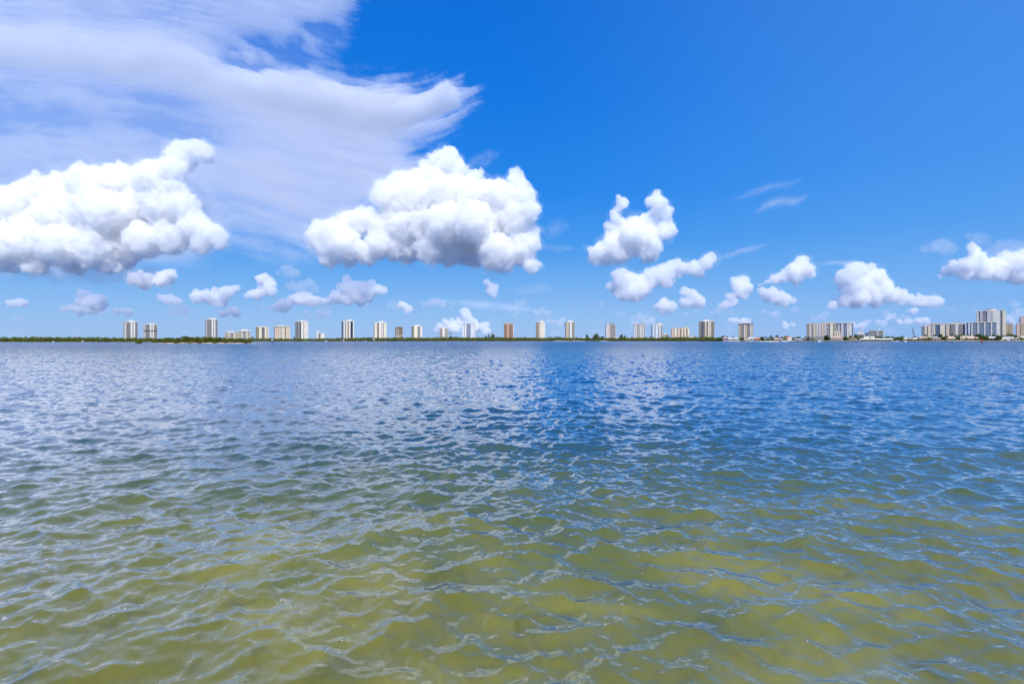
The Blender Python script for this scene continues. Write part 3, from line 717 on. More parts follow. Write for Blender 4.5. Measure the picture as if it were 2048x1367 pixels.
tower(1267,1290.5,648,2050,'pale grey tower with white balcony columns and flat pinkish roof','the pale grey tower',
      [(0,.10,'s','bluish_stucco'),(.14,.32,'s',G_),(.36,.50,'b',W_),(.52,.76,'s',G_),(.80,.88,'w',W_),(.90,1,'b',W_)], roof='pink_stucco', yaw=3, side='bluish_stucco', glass='grey_glass')
tower(1303,1325.5,650,2050,'bluish tower with bright white right corner','the tower with the white corner',
      [(.08,.26,'s','bluish_stucco'),(.34,.60,'w','bluish_stucco'),(.68,.82,'w',W_),(.86,1,'b',W_)], glass='blue_glass', pent=(1315,1324.5,646.3), yaw=4, side='bluish_stucco')
tower(1325.8,1337,669,2000,'small cream building in the gap right of the bluish tower','the small cream building',
      [(0,.3,'b',C_),(.3,1,'b',C_)], pent=(1328,1334,667), roof=W_, yaw=3, side=C_, cat='building', name='apartment_block', group='low blocks on the far shore')
tower(1343,1378.5,657,1950,'wide pinkish block with brown recesses and two roof houses','the wide pinkish block',
      [(0,.12,'w','pink_stucco'),(.16,.30,'w',C_),(.34,.48,'w','pink_stucco'),(.56,.66,'w',C_),(.72,.82,'w',C_),(.9,1,'w',C_)], roof=B_, pent=[(1350,1358,655),(1366,1376,654)], yaw=5, side='pink_stucco', glass='brown_stucco', depth=0.5)
tower(1399,1428.5,642.6,1900,'large dark glass tower with beige ribs and stepped white roof','the large dark glass tower',
      [(0,.12,'b',B_),(.2,.34,'l',G_),(.36,.48,'w',B_),(.56,.64,'w',C_),(.66,.80,'w',B_),(.84,1,'b',B_)], pent=[(1408,1417,638.7),(1419,1426,641)], yaw=4, glass='navy_glass', side=B_, depth=0.7)
tower(1478,1505,648,1850,'brown grey tower with dark flat roof and two white columns','the brown grey tower',
      [(0,.14,'s',T_),(.16,.34,'b','lilac_stucco'),(.38,.45,'w',W_),(.46,.60,'s',T_),(.62,.80,'b',G_),(.82,.90,'w',W_),(.92,1,'s',T_)], roof='brown_stucco', overhang=1.0, yaw=2, side=T_, glass='dark_glass', pent=(1486,1498,646.6))
tower(1617,1668.5,647,1750,'very wide grey beige slab tower with dark upright grooves','the very wide slab tower',
      [(0,.07,'b',B_),(.08,.15,'w',G_),(.22,.30,'w',B_),(.32,.40,'w',G_),(.42,.50,'w','lilac_stucco'),(.52,.58,'w',B_),(.60,.68,'w',G_),(.70,.74,'b',G_),(.80,.9,'w',C_),(.92,1,'b',C_)], roof=B_, pent=[(1619,1631,646),(1645,1667,644.6)], yaw=4, glass='grey_glass', side=G_, depth=0.35)
tower(1672,1704,646,1750,'grey and white tower with blue glass bay beside the wide slab','the tower beside the wide slab',
      [(0,.08,'s','lilac_stucco'),(.16,.26,'s',G_),(.34,.48,'w','lilac_stucco'),(.56,.64,'l','bluish_stucco'),(.66,.76,'w',W_),(.78,.92,'w',W_)], glass='blue_glass', roof=W_, overhang=0.8, pent=(1685,1702,644.7), yaw=-3, side=G_, depth=0.6)
tower(1669.5,1680.5,664,1500,'small beige block at the foot of two grey towers','the small beige block', [(0,.3,'w',B_),(.36,.64,'w',C_),(.7,1,'w',B_)], roof=C_, pent=(1672,1678,662), yaw=2, side=B_, cat='building', name='apartment_block', group='low blocks on the far shore')
tower(1716,1727,668.4,1600,'low building with big white roof box over dark windows','the white roof box',
      [(0,1,'l',G_)], roof=W_, pent=(1717,1726.5,663), yaw=2, side=G_, cat='building', name='office_building', group='low blocks on the far shore', glass='grey_glass')
tower(1730,1738,667,1600,'small blue glass building between two low blocks','the small blue glass building',
      [(0,.08,'w','bluish_stucco'),(.9,1,'w',W_)], roof='blue_glass', pent=(1731.5,1737,665.3), pm='blue_glass', yaw=12, glass='blue_glass', side='bluish_stucco', cat='building', name='office_building', group='low blocks on the far shore')
g_ = tower(1741,1766,661.3,1650,'grey office block with white rooftop dome','the domed office block',
      [(0,.5,'l',G_),(.5,.62,'w','lilac_stucco'),(.62,.9,'l',G_),(.94,1,'w',W_)], roof=G_, yaw=4, side=G_, glass='grey_glass', cat='building', name='office_building', group='low blocks on the far shore')
bm = bmesh.new(); bmesh.ops.create_uvsphere(bm, u_segments=16, v_segments=8, radius=3.4)
me = bpy.data.meshes.new('dome'); bm.to_mesh(me); bm.free(); me.polygons.foreach_set('use_smooth', [True]*len(me.polygons))
dm = link('dome', me, M[W_], g_); dm.location = ((1757.5-1753.5)/F*1650, 8, PZ(661.3,1650)-1.4+2.2)
tower(1846,1861,652.3,1500,'stepped grey lilac tower with dark bays at left of the right-hand cluster','the stepped lilac tower',
      [(0,.24,'b','lilac_stucco'),(.3,.5,'w',C_),(.52,.6,'s','navy_glass'),(.62,1,'w',B_)], roof='lilac_stucco', yaw=10, side='lilac_stucco', glass='grey_glass')
tower(1860,1894,649,1520,'broad beige tower with blue glass bay and pinkish roof houses','the broad blue-bayed tower',
      [(0,.14,'w',B_),(.18,.24,'s','lilac_stucco'),(.26,.34,'w',C_),(.36,.54,'l','blue_glass'),(.58,.80,'w',C_),(.86,1,'w',B_)], roof='pink_stucco', pent=[(1864,1878,646.5),(1881,1892,647.4)], yaw=3, glass='blue_glass', side=B_, depth=0.5)
tower(1893.5,1931.5,648,1560,'wide rounded cream tower with a disc roof and dark right edge','the disc-roofed tower',
      [(0,.10,'w',C_),(.14,.26,'b','lilac_stucco'),(.30,.44,'b',W_),(.46,.58,'w',W_),(.60,.76,'b',W_),(.90,.95,'w',C_)], roof=C_, pent=(1905,1922,644.3), pm=G_, yaw=2, glass='navy_glass', side='grey_stucco', depth=0.6)
tower(1937.5,1985,644.6,1450,'blue glass block with white frame in front of the tallest tower','the blue glass block',
      [(0,.04,'w','bluish_stucco'),(.10,.16,'w','bluish_stucco'),(.20,.24,'w',W_),(.24,.40,'l','bluish_stucco'),(.40,.44,'w',W_),(.44,.61,'l','bluish_stucco'),(.61,.65,'w',W_),(.65,.82,'l','bluish_stucco'),(.82,.86,'w',W_),(.86,.98,'l','bluish_stucco')], glass='blue_glass', roof=W_, yaw=1, side=W_, depth=0.5)
tt = tower(1960,2004.5,621.5,1650,'tallest white tower with dark glass stripe and disc on its roof','the tallest tower',
      [(0,.06,'w',W_),(.12,.20,'w','lilac_stucco'),(.36,.52,'w','lilac_stucco'),(.54,.80,'w',W_),(.88,1,'w','cream_stucco')], glass='grey_glass', roof=W_, yaw=2, side=W_, depth=0.7)
dk = MB()
dk.prism([(17*math.cos(2*math.pi*i/28)-1, 15*math.sin(2*math.pi*i/28)+24) for i in range(28)], PZ(621.5,1650)-1.4+1.7, PZ(621.5,1650)-1.4+4.0)
dk.prism([(11*math.cos(2*math.pi*i/28)+1, 11*math.sin(2*math.pi*i/28)+24) for i in range(28)], PZ(621.5,1650)-1.4+4.0, PZ(617.2,1650)-1.4)
dk.build('roof_disc', M[B_], tt)
tower(2006.5,2023.5,648,1700,'plain tan tower right of the tallest tower','the plain tan tower', [(0,.28,'w',T_),(.32,.62,'w',T_),(.66,1,'w',T_)], roof=T_, yaw=4, side=T_, glass='brown_stucco')
tower(2037,2062,647,1600,'tan tower cut by the right edge of the view','the tower at the right edge', [(0,.2,'w','pink_stucco'),(.24,.5,'w',T_),(.54,1,'w',B_)], roof=B_, yaw=6, side='pink_stucco', glass='brown_stucco')
tower(2044.5,2070,633,2100,'pinkish tower peeping out behind the tan tower at the right edge','the pinkish tower behind', [(0,.3,'w','pink_stucco'),(.36,.6,'w','pink_stucco'),(.66,1,'w','pink_stucco')], roof='pink_stucco', yaw=5, side='pink_stucco', glass='grey_glass')

# houses on the near right shore -------------------------------------------------
HOUSES = []
def house(x0, x1, ridge, eave, base, D, roof, wall, label, short, hip=0.3, storeys=1, open_front=False, flat=False, wing=None):
    W = (x1-x0)/F*D; Xc = PX((x0+x1)/2, D); bz = PZ(base, D); bz = max(bz, 0.9)
    e = max(PZ(eave, D)-bz, 2.4); rg = max(PZ(ridge, D)-bz, e+0.8)
    r = empty('house', (Xc, D, bz), -math.atan2(Xc, D)*0.6)
    tag(r, label, 'house', 'waterfront houses on the right shore')
    dp = min(max(W*0.6, 8), 16); hw = W/2
    b = MB()
    if open_front:
        b.box(-hw*0.94, hw*0.94, 3.0, dp, 0, e)
        n = max(3, int(W/5))
        for i in range(n+1):
            x = -hw*0.94 + i*(hw*1.88-0.5)/n; b.box(x, x+0.5, 0.2, 0.7, 0, e)
    else: b.box(-hw*0.94, hw*0.94, 0.4, dp, 0, e)
    wl = b.build('wall', M[wall], r)
    n = max(2, int(W/4.5)); y0 = 2.9 if open_front else 0.3
    for s in range(storeys):
        zs = e*s/storeys
        for i in range(n):
            xc = -hw*0.9 + (i+0.5)*hw*1.8/n; ww = hw*1.8/n*0.32
            wm = MB(); wm.box(xc-ww, xc+ww, y0-0.05, y0+0.3, zs+e/storeys*0.28, zs+e/storeys*0.80)
            wm.build('window', M['dark_glass'], wl)
        if s > 0:
            fl = MB(); fl.box(-hw*0.96, hw*0.96, -1.2, 0.45, zs-0.2, zs+0.1); fl.box(-hw*0.96, hw*0.96, -1.2, -1.05, zs+0.1, zs+1.0); fl.build('balcony', M[wall], wl)
    rf = MB()
    if flat:
        rf.box(-hw, hw, -0.6, dp+0.4, e, e+0.5); rf.box(-hw*0.5, hw*0.3, dp*0.3, dp*0.9, e+0.5, rg)
    else:
        rf.hip(-hw, hw, -0.9, dp+0.9, e, rg, hip*W)
        rf.box(-hw, hw, -0.9, dp+0.9, e-0.25, e-0.004)
    rf.build('roof', M[roof], r)
    if wing:
        a, b_, wr = wing
        xa = (a-(x0+x1)/2)/F*D; xb = (b_-(x0+x1)/2)/F*D
        wg = MB(); wg.box(xa+0.6, xb-0.6, -3.0, 0.3, 0, e*0.72); wg.build('wing_wall', M[wall], r)
        w2 = MB(); w2.hip(xa, xb, -3.8, 1.0, e*0.72, e*0.72+1.6, (xb-xa)*0.2); w2.build('wing_roof', M[wr], r)
    HOUSES.append(((x0+x1)/2, short)); return r
house(1446.5,1454.5,673.5,676.5,681.5,1150,'pink_tiles','pink_stucco','small pinkish house with steep roof, first house where the trees end','the first pinkish house',0.35)
house(1456,1479,675,677.6,682,1120,'cream_tiles','white_stucco','low cream roofed house half hidden by a dark bush','the low cream-roofed house',0.15)
house(1488,1500,676.8,679,682.2,1060,'tan_tiles','beige_stucco','small tan roofed bungalow left of the bluish roof','the small tan bungalow',0.2)
house(1495.5,1511,674,676.8,682,1120,'bluewhite_metal','bluish_stucco','house with pale blue hipped metal roof','the pale blue roofed house',0.3)
house(1508.5,1521.5,674.4,678.3,682.4,1080,'terracotta_tiles','beige_stucco','house with plain red terracotta roof beside the pale blue roof','the red terracotta house',0.2)
house(1541,1561,675,678.2,682.4,1060,'pink_tiles','beige_stucco','beige house with dull pink roof between two palms','the dull pink roofed house',0.3)
house(1566.5,1585,671.8,675.6,682,1080,'orange_tiles','white_stucco','two storey house with bright orange roof','the bright orange roofed house',0.35,2,wing=(1562,1590,'white_tiles'))
house(1590,1604,677,678.6,682,1030,'bluewhite_metal','bluish_stucco','low pale blue boathouse with dark opening','the pale blue boathouse',0.1,1,True)
house(1603,1619,673.6,675.6,682,1080,'grey_tiles','grey_stucco','grey house with shallow grey roof behind palms','the shallow grey house',0.25,2)
house(1621,1647,671,673.2,682,1060,'grey_tiles','grey_stucco','modern grey house with dark glazed balconies below the wide slab tower','the modern grey house',0.3,3,False,True)
house(1663.5,1684.5,671.6,675.2,681.6,1040,'pink_tiles','white_stucco','white house with pink tiled roof over a pinkish bank','the pink-roofed white house',0.25,2)
house(1697.5,1713,673.8,675.4,682,1050,'tan_tiles','beige_stucco','boxy sand coloured two storey house','the boxy sand-coloured house',0.2,2,False,True)
house(1729,1752.5,672.6,675.8,681.5,1080,'cream_tiles','beige_stucco','house with large pale yellow hipped roof','the pale yellow roofed house',0.2,2)
house(1723.5,1758,676.2,678.6,682.6,1000,'cream_tiles','grey_stucco','long low cream roofed boathouse with open posts over the water','the long cream boathouse',0.08,1,True)
house(1757.5,1785,676.4,678.6,682.4,1010,'white_tiles','grey_stucco','long low whitish roofed boathouse right of the cream one','the long whitish boathouse',0.08,1,True)
house(1809.5,1843,675,678,682,1040,'cream_tiles','beige_stucco','long beige house below the crane boom','the long beige house',0.2,1,True)
house(1840.5,1863,672.4,675.4,681.5,1030,'tan_tiles','pink_stucco','two storey pinkish house with deep shaded porch','the shaded porch house',0.15,2,True)
house(1862.5,1884.5,673,675,681.6,1020,'white_tiles','pink_stucco','flat roofed white and lilac house','the flat white and lilac house',0.2,2,False,True)
house(1895,1913,672,676.8,681.8,1020,'tan_tiles','tan_stucco','house with sloping tan roof between bushes','the sloping tan roof',0.3,1)
house(1918,1958.5,671.2,676.8,681.8,1030,'tan_tiles','pink_stucco','large house with the broadest sandy hipped roof','the broad sandy roof',0.3,1,False,False,(1914,1938,'tan_tiles'))
house(1978.5,1993.5,672.8,675.4,681.6,1010,'white_tiles','grey_stucco','grey and white house with two stacked roofs','the stacked-roof house',0.15,2,True)
house(2003.5,2035.5,672.4,677,682,1000,'grey_tiles','grey_stucco','low house with long grey roof and dark doorway','the long grey roof',0.3,1,False,False,(2000,2020,'white_tiles'))
house(2035.5,2062,672,675.8,681.6,1010,'cream_tiles','beige_stucco','cream roofed house cut by the right edge','the cream roof at the right edge',0.2,1)
# ------------------------------------------------------------------ vegetation
def leaf_mat(name, dark, light, yellow):
    """leaf colour varies from clump to clump"""
    m = bpy.data.materials.new(name); t = nt(m)
    tc = N(t, 'ShaderNodeTexCoord')
    n1 = N(t, 'ShaderNodeTexNoise'); n1.inputs['Scale'].default_value = 0.55; n1.inputs['Detail'].default_value = 4
    oi = N(t, 'ShaderNodeObjectInfo')
    ad = N(t, 'ShaderNodeVectorMath', operation='ADD'); t.links.new(tc.outputs['Object'], ad.inputs[0])
    sc = N(t, 'ShaderNodeVectorMath', operation='SCALE'); sc.inputs[0].default_value = (37, 11, 5); t.links.new(oi.outputs['Random'], sc.inputs['Scale'])
    t.links.new(sc.outputs[0], ad.inputs[1]); t.links.new(ad.outputs[0], n1.inputs['Vector'])
    c = mixc(t, mapr(t, n1.outputs[0], 0.38, 0.62, 0, 1), dark, light)
    c = mixc(t, math_n(t, 'MULTIPLY', oi.outputs['Random'], 0.55), c, yellow)
    df = N(t, 'ShaderNodeBsdfPrincipled'); t.links.new(c, df.inputs['Base Color']); df.inputs['Roughness'].default_value = 0.6; df.inputs['Specular IOR Level'].default_value = 0.25
    tr = N(t, 'ShaderNodeBsdfTranslucent'); t.links.new(c, tr.inputs['Color'])
    mx = N(t, 'ShaderNodeMixShader'); mx.inputs[0].default_value = 0.3
    t.links.new(df.outputs[0], mx.inputs[1]); t.links.new(tr.outputs[0], mx.inputs[2])
    o = N(t, 'ShaderNodeOutputMaterial'); t.links.new(mx.outputs[0], o.inputs[0])
    return m
M['mangrove_leaves'] = leaf_mat('mangrove_leaves', (0.075,0.125,0.020), (0.21,0.27,0.04), (0.20,0.20,0.04))
M['far_leaves'] = leaf_mat('far_leaves', (0.065,0.12,0.028), (0.20,0.26,0.055), (0.22,0.22,0.06))
M['island_leaves'] = leaf_mat('island_leaves', (0.06,0.10,0.012), (0.17,0.22,0.022), (0.24,0.22,0.03))
M['dark_leaves'] = leaf_mat('dark_leaves', (0.035,0.075,0.026), (0.10,0.16,0.045), (0.13,0.16,0.05))
M['palm_leaves'] = leaf_mat('palm_leaves', (0.03,0.06,0.022), (0.085,0.12,0.04), (0.11,0.12,0.05))
M['bark'] = mat_noise('bark', (0.16,0.12,0.085), (0.30,0.25,0.19), 3.0, 0.9)

def leaf_quads(rng, centres, radii, n_each, size, flatten=0.8):
    """many leaf-clump quads scattered through the clump spheres; returns verts, quads"""
    Cn, S = [], []
    for c, r, n in zip(centres, radii, n_each):
        d = rng.normal(size=(n, 3)); d /= np.linalg.norm(d, axis=1)[:, None]
        rad = r*rng.uniform(0.25, 1.0, (n, 1))**0.45
        p = c + d*rad*np.array([1, 1, flatten]); Cn.append(p); S.append(np.full(n, size)*rng.uniform(0.6, 1.3, n))
    p = np.concatenate(Cn); s = np.concatenate(S)[:, None]
    a = rng.normal(size=p.shape); a /= np.linalg.norm(a, axis=1)[:, None]
    b = np.cross(a, rng.normal(size=p.shape)); b /= np.linalg.norm(b, axis=1)[:, None]
    v = np.stack([p-a*s-b*s*0.7, p+a*s-b*s*0.7, p+a*s+b*s*0.7, p-a*s+b*s*0.7], 1).reshape(-1, 3)
    return v, np.arange(len(v)).reshape(-1, 4)

def crown_mesh(seed, w, h, base, n=900, size=0.32, lumps=16, shape='round'):
    rng = np.random.default_rng(seed); cs, rs, ns = [], [], []
    for i in range(lumps):
        if shape == 'round':
            a = rng.uniform(0, 2*math.pi); q = math.sqrt(rng.uniform(0, 1))*0.62
            zz = rng.uniform(0.12, 0.86); k = math.sqrt(max(0.06, 1-((zz-0.42)/0.62)**2))
            cs.append((math.cos(a)*q*w/2*1.1*k, math.sin(a)*q*w/2*1.1*k, base+zz*(h-base))); rs.append(rng.uniform(0.17, 0.30)*w*0.72)
        elif shape == 'tall':                              # feathery, ragged, open
            zz = (i+0.5)/lumps; a = rng.uniform(0, 2*math.pi); k = (1-zz)**0.6*0.8+0.12
            cs.append((math.cos(a)*k*w*0.30, math.sin(a)*k*w*0.30, base+zz*(h-base))); rs.append(w*0.24*k+0.12*w)
        else:                                              # column
            zz = (i+0.5)/lumps
            cs.append((rng.normal()*w*0.06, rng.normal()*w*0.06, base+zz*(h-base))); rs.append(w*0.46*(1-0.55*zz))
    rs = np.array(rs); pr = rs**2/np.sum(rs**2); ns = np.maximum(8, (pr*n).astype(int))
    v, q = leaf_quads(rng, np.array(cs), rs, ns, size)
    return np_mesh('crown', v, q)
def trunk_mesh(seed, h, r, spread, limbs=5):
    rng = random.Random(seed); m = MB(); m.tube((0,0,-0.5), (0.1*r,0,h*0.45), r, r*0.7, 7)
    for i in range(limbs):
        a = 2*math.pi*i/limbs+rng.uniform(-.4,.4)
        m.tube((0.1*r,0,h*0.42), (math.cos(a)*spread, math.sin(a)*spread, h*rng.uniform(.65,.85)), r*0.55, r*0.15, 5)
    return m.mesh('trunk')
def palm_meshes(seed, h):
    rng = random.Random(seed); m = MB(); lean = rng.uniform(-.08,.08)*h; pts = []
    for i in range(5):
        u = i/4; pts.append(Vector((lean*u*u, 0, -0.4+u*(h*0.86+0.4))))
    for i in range(4): m.tube(pts[i], pts[i+1], 0.24-0.03*i, 0.21-0.03*i, 7)
    tr = m.mesh('trunk'); top = pts[-1]
    vs, fs = [], []
    for k in range(22):
        a = 2*math.pi*k/22+rng.uniform(-.2,.2); up = rng.uniform(-0.5, 0.95); L = rng.uniform(2.2, 3.1)
        d = Vector((math.cos(a), math.sin(a), 0)); sd_ = Vector((-math.sin(a), math.cos(a), 0))
        prev = None
        for i in range(7):
            u = i/6; p = top + d*(L*u*(1-0.12*u)) + Vector((0,0,L*(up*u*0.75 - 0.75*u*u)))
            wd = 0.42*math.sin(math.pi*min(1, u*0.9+0.1))**0.7
            # leaflets hang on both sides of the rib
            a1 = p + sd_*wd + Vector((0,0,-wd*0.55)); a2 = p - sd_*wd + Vector((0,0,-wd*0.55))
            if prev:
                b = len(vs); vs += [prev[0], prev[1], p, a1, prev[2], a2]
                fs += [(b, b+2, b+3, b+1), (b, b+4, b+5, b+2)]
            prev = (p, a1, a2)
    me = bpy.data.meshes.new('fronds'); me.from_pydata([tuple(v) for v in vs], [], fs); me.update()
    return tr, me

# long mangrove fringes that read as one mass
def belt(x0, x1, top_fn, dback, label, seed, step=5.0, mat='far_leaves', lo=None):
    rng = np.random.default_rng(seed); cs, rs = [], []
    px = x0
    while px < x1:
        D0 = shore_D(px)
        hh = (PZ(top_fn(px)-1.7, D0)-0.3)
        mpp = D0/F
        for row in range(3):
            D = D0 + 3 + row*dback/3 + rng.uniform(0, 5)
            H = hh*(0.66+0.17*row)*rng.uniform(0.84, 1.12)
            r = H*rng.uniform(0.20, 0.30)
            for zz in (0.2, 0.5, 0.80):
                cs.append((PX(px+rng.normal()*1.3, D), D+rng.normal()*1.5, 0.2+H*zz*rng.uniform(0.92,1.05))); rs.append(r*(1.25-0.30*zz))
        px += rng.uniform(0.5, 1.25)*step*0.5*(1400/D0)**0.5
    cs = np.array(cs); rs = np.array(rs)
    v, q = leaf_quads(rng, cs, rs, np.full(len(cs), 34), rs.mean()*0.30, 0.85)
    c0 = v.mean(0); c0[2] = 0
    o = link('mangrove_fringe', np_mesh('mangrove_fringe', v-c0, q), M[mat]); o.location = c0
    tag(o, label, None, None, 'stuff'); return o
belt(-120, 330, lambda p: np.interp(p, [-120,0,60,240,330], [676,675.4,674.2,676,678]), 40, 'long low mangrove fringe along the shore at far left', 1, mat='mangrove_leaves')
belt(330, 700, lambda p: np.interp(p, [330,440,520,620,660,700], [678,677,677.3,678,677,676.8]), 40, 'mangrove fringe from the island to the navy glass tower', 2)
belt(700, 1100, lambda p: np.interp(p, [700,780,850,900,1000,1100], [676.5,676.8,676.2,675.2,676,676]), 40, 'mangrove fringe along the middle of the far shore', 3)
belt(1100, 1448, lambda p: np.interp(p, [1100,1170,1240,1300,1380,1448], [675.5,677,676.2,676.2,675,675.4]), 40, 'mangrove fringe right of the row of white boats', 4)
# garden greenery among the houses on the right
def garden():
    rng = np.random.default_rng(9); cs, rs = [], []
    for i in range(620):
        px = rng.uniform(1448, 2075); D = shore_D(px)+rng.uniform(60, 200)
        h = rng.uniform(3.0, 9.5); r = rng.uniform(1.5, 3.4)
        for k in range(3): cs.append((PX(px, D)+rng.normal()*1.5, D+rng.normal(), 1.4+h*(0.25+0.28*k))); rs.append(r*(1-0.15*k))
    for i in range(70):
        px = rng.uniform(1448, 1530) if i < 34 else rng.uniform(1530, 2060); D = shore_D(px)+rng.uniform(4, 12)
        cs.append((PX(px, D), D, 1.2)); rs.append(rng.uniform(0.7, 1.5))
    cs = np.array(cs); rs = np.array(rs)
    v, q = leaf_quads(rng, cs, rs, np.full(len(cs), 34), 0.55, 0.85)
    c0 = v.mean(0); c0[2] = 0
    o = link('garden_greenery', np_mesh('garden_greenery', v-c0, q), M['far_leaves']); o.location = c0
    tag(o, 'mixed garden greenery between and behind the waterfront houses', None, None, 'stuff')
garden()

PROTO = {}
for k in range(3): PROTO['tree', k] = (crown_mesh(40+k, 10.0, 9.0, 1.6, 1100, 0.42, 20), trunk_mesh(k, 9.0, 0.3, 2.6), 10.0, 9.0)
for k in range(2): PROTO['feathery tree', k] = (crown_mesh(50+k, 8.0, 14.0, 2.0, 900, 0.40, 14, 'tall'), trunk_mesh(10+k, 14.0, 0.32, 1.4), 8.0, 14.0)
for k in range(2): PROTO['dark upright tree', k] = (crown_mesh(60+k, 4.4, 9.0, 0.6, 600, 0.36, 9, 'column'), trunk_mesh(20+k, 9.0, 0.2, 0.5), 4.4, 9.0)
for k in range(3): PROTO['palm', k] = (*palm_meshes(30+k, 9.0)[::-1], 5.6, 9.6)
for k in range(4): PROTO['shrub', k] = (crown_mesh(70+k, 8.0, 5.4, 0.2, 1300, 0.27, 22), trunk_mesh(30+k, 4.6, 0.16, 2.0), 8.0, 5.4)
KINDN = {'tree': 'broad_tree', 'feathery tree': 'casuarina_tree', 'dark upright tree': 'cypress_tree', 'palm': 'palm_tree', 'shrub': 'mangrove_shrub'}
_used = {}
def plant(kind, px, top, wpx, D, mat, label, group, base_z=1.0, stretch=1.0):
    """one plant with its own crown and trunk (copies share mesh data)"""
    ks = [k for k in PROTO if k[0] == kind]
    i = _used.get(kind, 0); _used[kind] = i+1
    cm, tm, w0, h0 = PROTO[ks[i % len(ks)]]
    h = max(PZ(top, D)-base_z, 1.2); w = wpx/F*D
    r = empty(KINDN[kind], (PX(px, D), D, base_z), (i*2.399) % 6.28)
    tag(r, label, 'palm' if kind == 'palm' else 'shrub' if kind == 'shrub' else 'tree', group)
    c = link('fronds' if kind == 'palm' else 'crown', cm, M[mat], r); tr = link('trunk', tm, M['bark'], r)
    sx = w/w0; sz = h/h0
    if kind == 'palm': sx = sz*max(0.8, min(1.3, sx/sz))
    for o in (c, tr): o.scale = (sx, sx, sz)
    return r

# the scrubby island ------------------------------------------------------------
def island():
    rng = np.random.default_rng(12); Dm = 410.0
    xs = np.linspace(306, 528, 90); rows = []
    for (dd, zz) in ((-2.6,-0.5),(-1.0,0.25),(1.5,0.75),(6,1.0),(14,0.9),(20,-0.5)):
        r = []
        for px in xs:
            e = min(1, (px-306)/24, (528-px)/50)
            D = Dm + dd*(0.4+0.6*e) + 1.1*math.sin(px*0.16)+0.6*math.sin(px*0.41+1)+rng.normal()*0.2
            r.append((PX(px, Dm)*D/Dm, D, zz*max(0.25, e)*rng.uniform(0.8,1.2) if zz > 0 else zz))
        rows.append(r)
    V = np.array(rows).reshape(-1,3); nr, nc = len(rows), len(xs); idx = np.arange(nr*nc).reshape(nr,nc)
    q = np.stack([idx[:-1,:-1], idx[:-1,1:], idx[1:,1:], idx[1:,:-1]], -1).reshape(-1,4)
    o = link('island_shore', np_mesh('island_shore', V, q, True), mat_noise('island_sand', (0.20,0.15,0.11), (0.62,0.52,0.40), 0.35, 0.95, 6, (1,1,1)))
    tag(o, 'sandy and stony bank of the small scrub island', None, None, 'structure')
island()
def bar(px0, px1, py, label, zt=0.16, col_=((0.05,0.045,0.04),(0.16,0.12,0.10))):
    D = CAM_H*F/(py-HY); rng = np.random.default_rng(int(px0)); n = 40
    xs = np.linspace(px0, px1, n); rows = []
    for dd, z in ((-1.6,-0.2),(-0.6,0.8),(0.6,1.0),(1.8,-0.2)):
        rows.append([(PX(x, D), D+dd*2+rng.normal()*0.3, (zt*z*rng.uniform(0.3,1.3)*min(1,(x-px0)/6+0.1,(px1-x)/6+0.1) if z > 0 else z)) for x in xs])
    V = np.array(rows).reshape(-1,3); idx = np.arange(4*n).reshape(4,n)
    q = np.stack([idx[:-1,:-1], idx[:-1,1:], idx[1:,1:], idx[1:,:-1]], -1).reshape(-1,4)
    tag(link('sandbar', np_mesh('sandbar', V, q), mat_noise('sandbar_mud', *col_, 0.6, 0.9, 5)), label, None, None, 'structure')
bar(236, 304, 687.0, 'dark low sandbar reaching left from the island')
bar(524, 560, 686.4, 'dark low sandbar trailing off right of the island', 0.10)
bar(724, 768, 686.6, 'thin dark sandbar in front of the middle shore', 0.08)
ISL = [(309,679.5,9,'yellowish shrub at the left tip of the island, leaning over the sand'),(321,677.5,12,'rounded shrub second from the left tip of the island'),(333,674.6,17,'olive shrub left of the dark gap on the island'),
       (346,676.2,13,'low shrub beside the dark gap on the island'),(357,674.8,18,'green shrub at the foot of the tallest island crown'),(370,671.8,18,'tallest dark crowned shrub of the island'),
       (383,673.2,18,'dense shrub just right of the tallest island crown'),(396,673.0,18,'broad bright shrub left of the slim white tower'),(409,672.6,17,'shrub hiding the left foot of the slim white tower'),
       (421,673.6,17,'yellow green shrub in front of the slim white tower'),(434,674.2,17,'shrub hiding the right foot of the slim white tower'),(447,675.4,16,'shrub left of the lower cream block'),
       (460,676.6,16,'low shrub in front of the lower cream block'),(473,677.2,15,'shrub in front of the gap between two cream blocks'),(486,677.2,15,'shrub in front of the higher cream block'),(498,678.6,13,'last low shrub at the right tip of the island')]
for i, (px, top, wp, lb) in enumerate(ISL):
    plant('shrub', px, top, wp*1.15, 414+(i*7 % 5), 'island_leaves', lb, 'shrubs on the scrub island', 0.55)
    # second row low in front keeps the bank ragged
plant('shrub', 278, 678.2, 15, 408, 'island_leaves', 'round yellowish mangrove shrub standing alone on the dark sandbar', 'shrubs on the scrub island', 0.0)
FR = [(328,681,8,'small low bush at the sand edge near the left tip of the island'),(352,681.5,9,'small low bush on the sand below the dark gap'),(378,681,9,'small bush in front of the tallest island crown'),(398,680.8,11,'small bush low on the sand left of the slim white tower'),
      (428,681.2,9,'small bush low on the sand below the slim white tower'),(452,681.3,10,'small bush at the sand edge below the lower cream block'),(492,681.5,10,'small bush at the sand edge below the higher cream block')]
for i, (px, top, wp, lb) in enumerate(FR):
    plant('shrub', px, top, wp, 409.5, 'island_leaves', lb, 'shrubs on the scrub island', 0.6)

